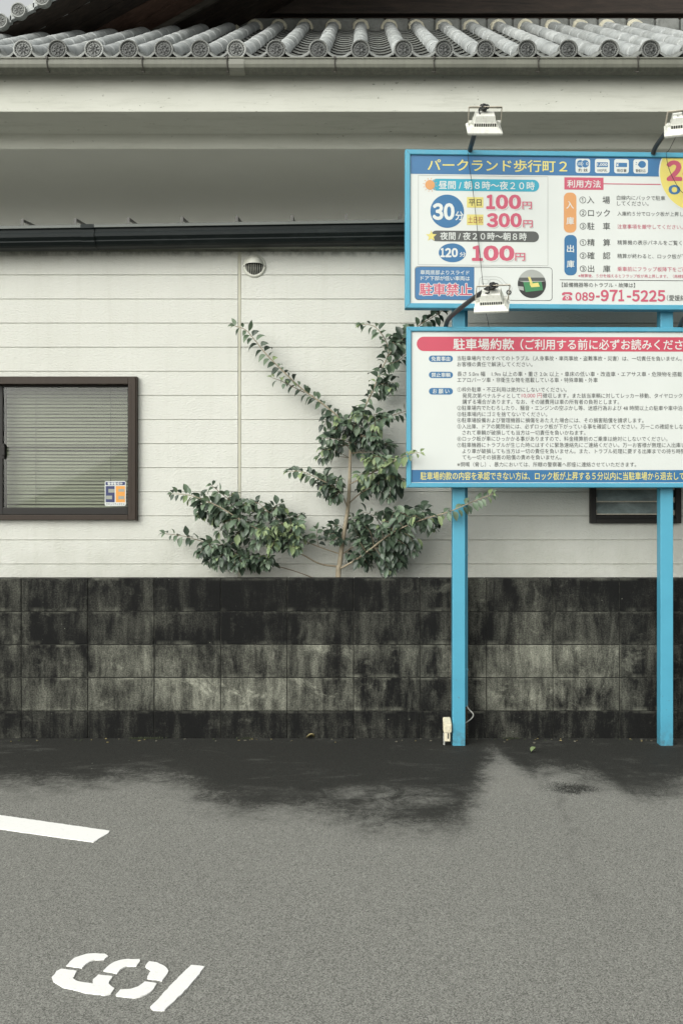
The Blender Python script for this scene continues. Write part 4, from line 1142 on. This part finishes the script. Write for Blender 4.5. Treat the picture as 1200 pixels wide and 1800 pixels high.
# bolted brackets between boards and posts
for q0, q1 in ((795, 817.3), (1160, 1182.3)):
    for yy in (300, 500, 610, 820):
        mb = MB(); zz = ZA(yy, PY0); mb.bbox((XA(q0,PY0)+0.01, PY0-0.03, zz-0.02), (XA(q1,PY0)-0.01, PY0+0.001, zz+0.02), 0.002)
        mb.build('mounting_bracket', M['blue'], sign)

# sticker on the left window's glass
class Flat:
    def __init__(s, Y): s.Y = Y
    def L(s, px_, py_, off=0.0): return XA(px_, s.Y), ZA(py_, s.Y)
stc = ['print_white','p_navy','st_orange','p_black','st_grey']
STY = SY + 0.0135
pr = Print(Flat(STY), 0.0, stc)
pr.rect(184.6, 845.6, 221.6, 889.4, 'print_white', 0, 3); 
pr.rect(186, 847, 220.2, 853, 'p_navy', 1, 1.5); pr.text('警備警戒中', 189.5, 215.5, 847.7, 852.5, 'print_white', 2, 0.02)
pr.rect(186, 854.3, 202, 883, 'p_navy', 1); pr.rect(203.7, 854.3, 220.2, 883, 'st_orange', 1)
pr.rect(191, 859.5, 202, 865.8, 'st_grey', 2); pr.rect(187, 871.3, 197.3, 877.5, 'st_grey', 2)
pr.rect(208.6, 859.5, 219, 864.3, 'st_grey', 2); pr.rect(208.6, 872, 219, 877.5, 'st_grey', 2)
pr.text('セキュリティエヒメ', 186.8, 219.5, 883.8, 888.4, 'p_black', 2, 0.01)
for i, v in enumerate(pr.mb.v): pr.mb.v[i] = Vector((v.x, STY + v.y, v.z))
so = pr.mb.build('security_sticker', [M[k] for k in stc], winp); tag(so, 'white sticker with blocky navy and orange letters')

# ------------------------------------------------------------------ floodlights on curved arms
def floodlight(c, yaw, path, label, cord=None, tilt=50, roll=0):
    """c: centre of the lamp body; face looks down and towards the board"""
    base = Vector(path[0])
    root = thing('floodlight', base, label, 'lamp', 'floodlights on arms in front of the parking sign')
    # local: +z = back of the lamp, face on -z, x = width
    rot = Matrix.Rotation(yaw, 4, 'Z') @ Matrix.Rotation(R(roll), 4, 'Y') @ Matrix.Rotation(R(90-tilt), 4, 'X')
    mx = Matrix.Translation(c) @ rot @ Matrix.Scale(0.94, 4)
    def frus(mb, a, b, za, zb_, mi=0, ch=0.0):
        vv = []
        for (w, h), z_ in ((a, za), (b, zb_)): vv += [mx @ Vector((x*w/2, y*h/2, z_)) for x, y in ((-1,-1),(1,-1),(1,1),(-1,1))]
        mb.add(vv, [(3,2,1,0),(4,5,6,7),(0,1,5,4),(1,2,6,5),(2,3,7,6),(3,0,4,7)], mi)
    k = 1.0
    mb = MB()
    frus(mb, (.190,.150), (.196,.156), -.012, -.004); frus(mb, (.196,.156), (.196,.156), -.004, .002); frus(mb, (.192,.152), (.148,.112), .002, .026)
    frus(mb, (.128,.092), (.128,.092), .026, .044, 1)
    for i in range(11):
        x = -.062 + .0124*i
        vv = [mx @ Vector((x+a, y, z_)) for z_ in (.026,.0445) for a, y in ((-.0022,-.0505),(.0022,-.0505),(.0022,.0505),(-.0022,.0505))]
        mb.add(vv, [(3,2,1,0),(4,5,6,7),(0,1,5,4),(1,2,6,5),(2,3,7,6),(3,0,4,7)], 0)
    frus(mb, (.126,.100), (.122,.096), .0445, .050); frus(mb, (.120,.094), (.106,.080), .050, .082); frus(mb, (.106,.080), (.098,.072), .082, .086)
    for sx in (-1, 1):
        mb.lathe([(0.0005,.008),(.011,.008),(.013,.004),(.013,-.004)], mx @ Matrix.Translation((sx*.083,0,.034)) @ Matrix.Rotation(R(90*sx),4,'Y'), 12)
        vv = [mx @ Vector(q) for q in ((sx*.070,-.014,.016),(sx*.086,-.014,.016),(sx*.086,.014,.016),(sx*.070,.014,.016),(sx*.070,-.010,.044),(sx*.082,-.008,.044),(sx*.082,.008,.044),(sx*.070,.010,.044))]
        mb.add(vv, [(3,2,1,0),(4,5,6,7),(0,1,5,4),(1,2,6,5),(2,3,7,6),(3,0,4,7)], 0)
    mb.build('housing', [M['lampwhite'], M['rubber']], root)
    mb = MB(); frus(mb, (.170,.130), (.170,.130), -.0135, -.0125); mb.build('cover_glass', M['lamp_glass'], root)
    # u-bracket: hangs from the end of the arm
    end = Vector(path[-1]); ry = Matrix.Rotation(yaw, 3, 'Z'); mb = MB()
    pv = [mx @ Vector((sx*.092, 0, .034)) for sx in (-1, 1)]
    top = [Vector((pv[i].x, pv[i].y - 0.004, 0)) for i in range(2)]
    zt = end.z - 0.006
    top = [Vector((p.x, end.y + (p.y-c.y)*1.0 + 0.01, zt)) for p in pv]
    for a, b in zip(pv, top):
        d = (b-a).normalized(); sv = Vector((0,1,0)).cross(d).normalized()*0.0016; wv_ = d.cross(sv).normalized()*0.009
        q = [a-sv-wv_, a+sv-wv_, a+sv+wv_, a-sv+wv_]; mb.prism(q, b-a)
    d = (top[1]-top[0]); dn = d.normalized(); wv_ = Vector((0,0.011,0)); sv = Vector((0,0,0.0016))
    mb.prism([top[0]-sv-wv_, top[0]+sv-wv_, top[0]+sv+wv_, top[0]-sv+wv_], d)
    mb.build('bracket', M['galv'], root)
    mb = MB(); pth = arc(path, 6); mb.tube(pth, 0.0135, 12, 0)
    dv = (pth[-1]-pth[-2]).normalized()
    qm = Matrix.Translation(pth[-1]) @ dv.to_track_quat('Z','Y').to_matrix().to_4x4()
    mb.lathe([(0.0135,-0.02),(0.0165,-0.018),(0.0165,0.003),(0.011,0.004),(0.010,-0.01),(0.0005,-0.01)], qm, 16)
    mb.bbox(end+Vector((-0.014,0.004,-0.010)), end+Vector((0.014,0.05,-0.002)), 0.002)
    mb.build('arm', M['black'], root)
    mb = MB()
    e0 = end
    mb.tube(arc([e0+Vector((-0.004,0.0,0.012)), e0+Vector((-0.022,-0.012,0.004)), e0+Vector((-0.014,-0.02,-0.016)), e0+Vector((0.018,-0.018,-0.014)), e0+Vector((0.016,-0.016,0.004)), e0+Vector((-0.010,-0.02,-0.004)), e0+Vector((-0.030,-0.014,-0.018)), e0+Vector((-0.026,-0.012,-0.042)), mx @ Vector((-0.03,-0.02,.086))], 5), 0.0038, 6)
    mb.tube(arc([e0+Vector((0.010,-0.010,-0.004)), e0+Vector((-0.004,-0.024,-0.020)), e0+Vector((-0.020,-0.02,-0.012)), e0+Vector((-0.006,-0.018,0.010))], 5), 0.0042, 6)
    if cord: mb.tube(arc(cord, 4), 0.0017, 5)
    mb.build('cord', M['rubber'], root)
    return root
ly = 5.30
topZ = lambda q, Y: P(q, 262 + (q-712)*0.0123, Y)
floodlight(P(850, 226, ly), R(0), [P(825,266,5.715), P(827,258,5.66), P(831,244,5.55), P(842,205,5.38), P(851,188,5.245)],
           'white floodlight above the blue title band, over the left post', [P(851,192,5.25), P(826,262,5.68), P(822,275,5.685), P(830,330,5.68), P(838,400,5.685), P(845,470,5.68), P(849,505,5.30)])
floodlight(P(1198, 228, ly), R(-16), [P(1147,270,5.735), P(1151,259,5.70), P(1164,240,5.58), P(1184,214,5.40), P(1208,193,5.245)],
           'white floodlight above the yellow badge, cut by the photo edge', [P(1204,205,5.30), P(1176,262,5.70), P(1170,270,5.71), P(1176,300,5.71), P(1195,335,5.71), P(1212,345,5.71)])
floodlight(P(864, 536, ly+0.02), R(-12), [P(783,577,5.76), P(784,570,5.73), P(792,556,5.64), P(828,527,5.42), P(867,501,5.24)],
           'white floodlight between the two boards, left of the phone number', [P(852,545,5.36), P(856,560,5.60), P(859,576,5.74)])
floodlight(P(1275, 540, ly+0.02), R(-20), [P(1193,579,5.775), P(1195,571,5.75), P(1205,556,5.66), P(1240,528,5.44), P(1278,503,5.24)],
           'black floodlight arm rising between the boards at the right photo edge')

# ------------------------------------------------------------------ outlet box at the post foot
ob = thing('outlet_box', P(785, 1300, 5.80), 'small beige weatherproof outlet box at the foot of the left blue post', 'outlet box')
OY = 5.785
mb = MB()
xa, xb = XA(779.5, OY), XA(793.3, OY); za, zb_ = ZA(1288, OY), ZA(1273, OY)
vv = [(xa,OY,za),(xb,OY,za),(xb,OY+0.07,za),(xa,OY+0.07,za),(xa,OY,zb_),(xb,OY,zb_),(xb,OY+0.075,zb_+0.028),(xa,OY+0.075,zb_+0.028)]
bm = bmesh.new(); bv = [bm.verts.new(p) for p in vv]
for f in ((3,2,1,0),(4,5,6,7),(0,1,5,4),(1,2,6,5),(2,3,7,6),(3,0,4,7)): bm.faces.new([bv[i] for i in f])
bmesh.ops.bevel(bm, geom=bm.edges[:], offset=0.004, segments=2, affect='EDGES')
mb.frombm(bm)
cc = Vector(((xa+xb)/2, OY-0.0005, (za+zb_)/2))
mb.lathe([(0.014,0.0),(0.0145,0.0015),(0.0135,0.0015)], Matrix.Translation(cc) @ Matrix.Rotation(R(90),4,'X'), 20)
mb.build('cover', M['beige'], ob)
mb = MB(); mb.bbox((XA(781,OY), OY+0.008, ZA(1304,OY)), (XA(791,OY), OY+0.055, za-0.001), 0.003); mb.box((XA(786.5,OY), OY+0.006, ZA(1299,OY)), (XA(788.5,OY), OY+0.0085, ZA(1289.5,OY)), 1)
mb.build('body', [M['beige'], M['rubber']], ob)
mb = MB(); mb.tube([(XA(781.5,OY), OY+0.05, -0.01), (XA(781.5,OY), OY+0.05, 0.07)], 0.006, 8); mb.build('conduit', M['cable_grey'], ob)

# ------------------------------------------------------------------ shrub squeezed between wall and siding
shrub = thing('shrub', P(595, 1015, 6.18) * 1.0, 'sparse glossy green shrub growing up behind the block wall against white siding', 'shrub')
wood = MB(); leaves = MB()
def leaf(p, d, L, Wd, mi, droop=1.0):
    """arched pointed leaf starting at p in direction d, drooping to its tip"""
    d = d.normalized(); up = Vector((random.uniform(-.5,.5), -random.uniform(0.15,1.5), random.uniform(.45,1))); side = d.cross(up)
    if side.length < 0.15: side = Vector((1,0,0))
    side.normalize(); nrm = side.cross(d).normalized()
    tw = random.uniform(-0.5, 0.5); side = (side*math.cos(tw) + nrm*math.sin(tw)).normalized()
    n = 5; pts = []; q = Vector(p); cur = d.copy(); axis = None
    pts.append((q.copy(), cur.copy()))
    for i in range(n):
        cur = (cur + Vector((0,0,-1))*0.26*droop*(0.5+i*0.28)).normalized(); q = q + cur*L/n; pts.append((q.copy(), cur.copy()))
    wd = [0.06, 0.62, 1.0, 0.92, 0.52, 0.0]
    vv = []
    for i, (c, t) in enumerate(pts):
        nn = side.cross(t).normalized(); w = Wd*wd[i]/2; f = w*0.38
        vv += [c - side*w + nn*f, c, c + side*w + nn*f]
    ff = []
    for i in range(n):
        ff += [(i*3, i*3+1, (i+1)*3+1, (i+1)*3), (i*3+1, i*3+2, (i+1)*3+2, (i+1)*3+1)]
    leaves.add(vv, ff, mi, True)
YMAX = 6.225
def fix(v):
    v = Vector(v)
    if v.y > YMAX: v.y = YMAX
    return v
def leafy(path, step=0.021, start=0.0, size=1.0, young=0.1, mid=0.35, bush=0.0, tip=3):
    """leaves set alternately along a polyline of 3d points"""
    acc = 0.0; sgn = 1; tot = sum((b-a).length for a, b in zip(path, path[1:])); run = 0.0
    for a, b in zip(path, path[1:]):
        seg = (b-a).length; t = (b-a).normalized()
        sd = t.cross(Vector((0,-1,0.25)));  sd = sd.normalized() if sd.length > 0.1 else Vector((1,0,0))
        fw = sd.cross(t).normalized()
        while acc < seg:
            fr = (run+acc)/max(tot,1e-6)
            if fr >= start:
                p = a.lerp(b, acc/seg)
                an = random.uniform(-1.1, 1.1)
                d = sd*sgn*math.cos(an) + fw*math.sin(an)*0.8 + t*random.uniform(0.25, 0.8) + Vector((0,-0.22,-0.05))
                r = random.random(); endy = fr > 0.93
                mi = 2 if (r < young*(3 if endy else 1)) else (1 if random.random() < mid else 0)
                L = random.uniform(0.048, 0.076)*size*(0.75 if endy else 1)
                pet = p + d.normalized()*0.006
                if pet.y < YMAX: leaf(pet, d, L, L*random.uniform(0.46,0.60), mi, random.uniform(0.7,1.6))
                sgn = -sgn
            acc += step*random.uniform(0.6, 1.4)
        acc -= seg; run += seg
    t = (path[-1]-path[-2]).normalized()
    for k in range(tip):
        d = t + Vector((random.uniform(-.7,.7), random.uniform(-.7,.3), random.uniform(-.4,.6)))
        leaf(path[-1], d, random.uniform(0.03,0.055)*size, random.uniform(0.015,0.024)*size, 2 if random.random() < young*4 else 1)
def branch(pts, r0, r1, mi=0, n=5):
    p3 = arc([fix(P(*q)) for q in pts], n); N = len(p3)
    wood.tube(p3, r0, 8, mi, True, [r0 + (r1-r0)*i/(N-1) for i in range(N)]); return p3
trunk = arc([(XA(593,6.17),6.17,0.0), P(594,1030,6.17), P(597,990,6.175), P(603,945,6.17), P(611,895,6.165), P(614,850,6.165), P(615,805,6.17), P(617,772,6.17), P(621,748,6.17)], 5)
wood.tube(trunk, 0.018, 10, 0, True, [0.0185 - 0.0125*i/(len(trunk)-1) for i in range(len(trunk))])
S1 = branch([(620,752,6.17),(592,730,6.16),(562,706,6.15),(530,683,6.15),(500,655,6.14),(470,625,6.14),(448,598,6.13),(432,580,6.12),(413,573,6.11)], 0.006, 0.0022)
leafy(S1, 0.0185, 0.03, 1.05, 0.05, 0.5)
S1b = branch([(535,690,6.14),(515,680,6.10),(495,670,6.08),(478,664,6.07)], 0.003, 0.0015, 1); leafy(S1b, 0.022, 0.2, 0.8, 0.35, 0.6)
S2 = branch([(620,752,6.17),(632,732,6.16),(650,697,6.15),(667,657,6.13),(682,622,6.12),(676,596,6.10),(658,574,6.09),(636,570,6.08)], 0.0055, 0.002)
leafy(S2, 0.0165, 0.10, 1.08, 0.05, 0.35)
S2b = branch([(680,628,6.12),(698,606,6.08),(716,588,6.06),(742,568,6.04),(768,553,6.02),(776,546,6.02)], 0.004, 0.002, 1); leafy(S2b, 0.013, 0.0, 1.05, 0.02, 0.15)
S2c = branch([(683,640,6.1),(700,634,6.06),(716,620,6.04)], 0.003, 0.0015, 1); leafy(S2c, 0.014, 0.0, 1.1, 0.02, 0.15)
S3 = branch([(627,760,6.16),(660,740,6.12),(690,730,6.08),(722,720,6.05)], 0.004, 0.0018, 1); leafy(S3, 0.016, 0.35, 0.9, 0.08, 0.4)
S4 = branch([(613,852,6.16),(640,838,6.08),(672,822,5.95),(703,805,5.78),(716,800,5.66),(728,796,5.63),(738,796,5.61)], 0.0045, 0.0016); leafy(S4, 0.019, 0.3, 0.85, 0.45, 0.7)
S5 = branch([(611,895,6.16),(602,872,6.12),(585,855,6.08),(556,840,6.04),(530,829,6.02),(506,829,6.0)], 0.0045, 0.0018); leafy(S5, 0.0135, 0.25, 1.05, 0.05, 0.3)
S6 = branch([(613,885,6.16),(632,868,6.08),(660,852,6.0),(690,838,5.93),(712,846,5.88)], 0.004, 0.0018, 1); leafy(S6, 0.013, 0.25, 1.05, 0.03, 0.25)
S7 = branch([(597,1000,6.175),(622,986,6.10),(650,966,6.02),(690,936,5.93),(740,914,5.84),(790,899,5.76),(830,882,5.70),(866,868,5.66)], 0.007, 0.002); leafy(S7, 0.016, 0.38, 0.95, 0.12, 0.6)
S7b = branch([(600,975,6.17),(622,960,6.14),(650,940,6.12),(680,915,6.1)], 0.004, 0.002, 1)
S8 = branch([(595,996,6.175),(562,991,6.12),(530,974,6.06),(480,948,6.02),(430,918,6.0),(380,888,6.0),(335,871,6.02),(303,868,6.03)], 0.006, 0.002); leafy(S8, 0.014, 0.3, 1.0, 0.07, 0.45)
S8b = branch([(598,974,6.17),(560,961,6.12),(525,945,6.08),(490,915,6.05),(455,885,6.05)], 0.0045, 0.0018)
S9 = branch([(550,1016,6.16),(515,1003,6.14),(450,985,6.13),(385,962,6.15),(330,944,6.16),(290,938,6.17)], 0.0035, 0.0016, 1); leafy(S9, 0.021, 0.45, 0.95, 0.02, 0.35)
S10 = branch([(440,905,6.05),(412,885,6.05),(385,864,6.06),(372,853,6.06)], 0.003, 0.0015, 1); leafy(S10, 0.014, 0.1, 0.95, 0.06, 0.4)

def cluster(cx, cy, rx, ry, n, anchors, y0, y1, young=0.04, mid=0.3, size=1.0, ln=(0.06, 0.13), nl=0.013):
    for _ in range(n):
        while True:
            a, b = random.uniform(-1,1), random.uniform(-1,1)
            if a*a+b*b < 1: break
        tgt = fix(P(cx+a*rx, cy+b*ry, random.uniform(y0, y1)))
        an = min(anchors, key=lambda q: (q-tgt).length + random.uniform(0, 0.08))
        d = (tgt - an); L = d.length
        if L < 0.02: continue
        midp = an.lerp(tgt, 0.5) + Vector((random.uniform(-.02,.02), -0.01, 0.025*random.random()))
        path = [fix(p) for p in arc([an, midp, tgt], 4)]
        wood.tube(path, 0.0018, 5, 1, False, [0.0024-0.0013*i/(len(path)-1) for i in range(len(path))])
        st_ = max(0.0, 1 - random.uniform(*ln)/L)
        leafy(path, nl, st_, size, young, mid, tip=3)
A8 = S8[6:34] + S8b[4:]
cluster(455, 916, 84, 38, 25, A8, 5.95, 6.18, 0.03, 0.40, 1.0, (0.09, 0.19), 0.014)
cluster(445, 964, 98, 38, 28, A8 + S9[4:20], 5.98, 6.18, 0.02, 0.28, 1.0, (0.09, 0.19), 0.014)
cluster(385, 895, 58, 26, 16, S8[14:] + S10, 5.98, 6.15, 0.05, 0.45)
cluster(500, 940, 45, 30, 12, A8, 5.86, 6.0, 0.22, 0.75)
cluster(538, 928, 28, 22, 4, S8b, 6.0, 6.15, 0.02, 0.2)
cluster(500, 905, 60, 18, 6, S8b, 6.05, 6.18, 0.02, 0.3)
cluster(400, 990, 45, 16, 7, S9[6:20], 6.06, 6.18, 0.02, 0.25)
A7 = S7[5:30] + S7b
cluster(668, 930, 62, 40, 32, A7, 5.96, 6.2, 0.01, 0.08)
cluster(668, 980, 44, 24, 20, A7, 6.02, 6.2, 0.01, 0.06)
cluster(715, 930, 50, 32, 13, A7, 5.82, 6.05, 0.05, 0.5)
cluster(705, 962, 36, 24, 7, A7, 5.9, 6.1, 0.01, 0.15)
cluster(587, 932, 20, 22, 5, S7b[:6] + trunk[14:22], 6.08, 6.2, 0.01, 0.1, 0.9)
cluster(735, 893, 14, 10, 2, A7, 6.0, 6.1, 0.01, 0.3)
cluster(676, 672, 20, 34, 5, S2[8:-10], 6.04, 6.16, 0.02, 0.2)
cluster(702, 612, 16, 30, 6, S2[-18:-6] + S2b[:8] + S2c, 6.02, 6.15, 0.01, 0.1)
A1 = trunk[-14:]
cluster(640, 755, 52, 34, 20, A1 + S3[:8] + S2[:6], 5.98, 6.18, 0.06, 0.45)
cluster(664, 778, 42, 18, 9, A1, 6.0, 6.2, 0.01, 0.15)
cluster(580, 755, 26, 24, 7, A1 + S1[:8], 6.02, 6.16, 0.02, 0.35, 0.95)
cluster(575, 795, 24, 18, 4, A1 + trunk[-18:], 6.04, 6.16, 0.04, 0.35)
cluster(662, 822, 42, 22, 12, S4[4:16], 5.82, 6.1, 0.28, 0.7)
cluster(676, 850, 44, 26, 18, S6[4:] + S4[2:12], 5.92, 6.2, 0.01, 0.1)
cluster(578, 852, 26, 22, 9, S5[2:14], 6.02, 6.2, 0.01, 0.12)
cluster(585, 878, 16, 10, 3, S5[:8], 6.0, 6.15, 0.01, 0.1)
wood.build('trunk', [M['bark'], M['twig']], shrub)
leaves.build('foliage', [M['leaf'], M['leaf_mid'], M['leaf_young']], shrub)

# ------------------------------------------------------------------ fallen leaves
def fallen(px_, py_, mat_, label, ang, L):
    mb = MB(); p = GR(px_, py_); n = 6; vv = []
    for i in range(n+1):
        t = i/n; w = math.sin(math.pi*min(1, t*1.04))**0.8*L*0.28
        for u_ in (-1, 0, 1):
            q = Matrix.Rotation(ang, 3, 'Z') @ Vector(((t-0.5)*L, u_*w, 0.004 + 0.016*abs(u_)*(0.4+t) + 0.012*math.sin(t*3)))
            vv.append(p + q)
    ff = []
    for i in range(n):
        for u_ in range(2): ff.append((i*3+u_, (i+1)*3+u_, (i+1)*3+u_+1, i*3+u_+1))
    mb.add(vv, ff, 0, True)
    o = mb.build('fallen_leaf', mat_); tag(o, label, 'leaf', 'fallen leaves on the asphalt')
M['dead'] = pm('dry_leaf', srgb(118,108,72), 0.7, 0.2, 40)
fallen(936, 1323, M['leaf_young'], 'curled yellow green fallen leaf on damp asphalt between the posts', 0.9, 0.05)
fallen(545, 1299, M['dead'], 'dry brown fallen leaf against the foot of the block wall', 0.2, 0.05)

# ------------------------------------------------------------------ dry crumbs swept against the foot of the wall
mb = MB()
for _ in range(90):
    x = random.uniform(-2.3, 2.2); y = 5.985 - abs(random.gauss(0, 0.05)); q = random.uniform(0.003, 0.010); a0 = random.uniform(0, 6.28)
    k = random.randint(3, 5)
    pts = [Vector((x + q*random.uniform(.6,1.2)*math.cos(a0+2*math.pi*i/k), y + q*random.uniform(.6,1.2)*math.sin(a0+2*math.pi*i/k), 0.0006)) for i in range(k)]
    mb.prism(pts, (0, 0, random.uniform(0.0015, 0.004)), random.choice((0, 1, 2)))
for cx in (-1.36, -1.31, -1.27, -1.22, -0.7, 0.9):                     # tufts of moss in the joint
    for _ in range(26):
        x = cx + random.gauss(0, 0.022); y = 5.99 - abs(random.gauss(0, 0.010)); h = random.uniform(0.004, 0.013)
        mb.prism([Vector((x, y, 0.0006)), Vector((x+0.004, y-0.001, 0.0006)), Vector((x+0.002, y+0.003, 0.0006))], (random.uniform(-.004,.004), random.uniform(-.006,.0), h), 2)
M['crumb'] = pm('pale_crumb', srgb(92,90,78), 0.9, 0.3, 60); M['moss'] = pm('dark_moss', srgb(48,54,36), 0.9, 0.3, 60)
lo = mb.build('leaf_litter', [M['dead'], M['crumb'], M['moss']]); tag(lo, 'fine dry litter and moss along the foot of the block wall', 'litter', kind='stuff')
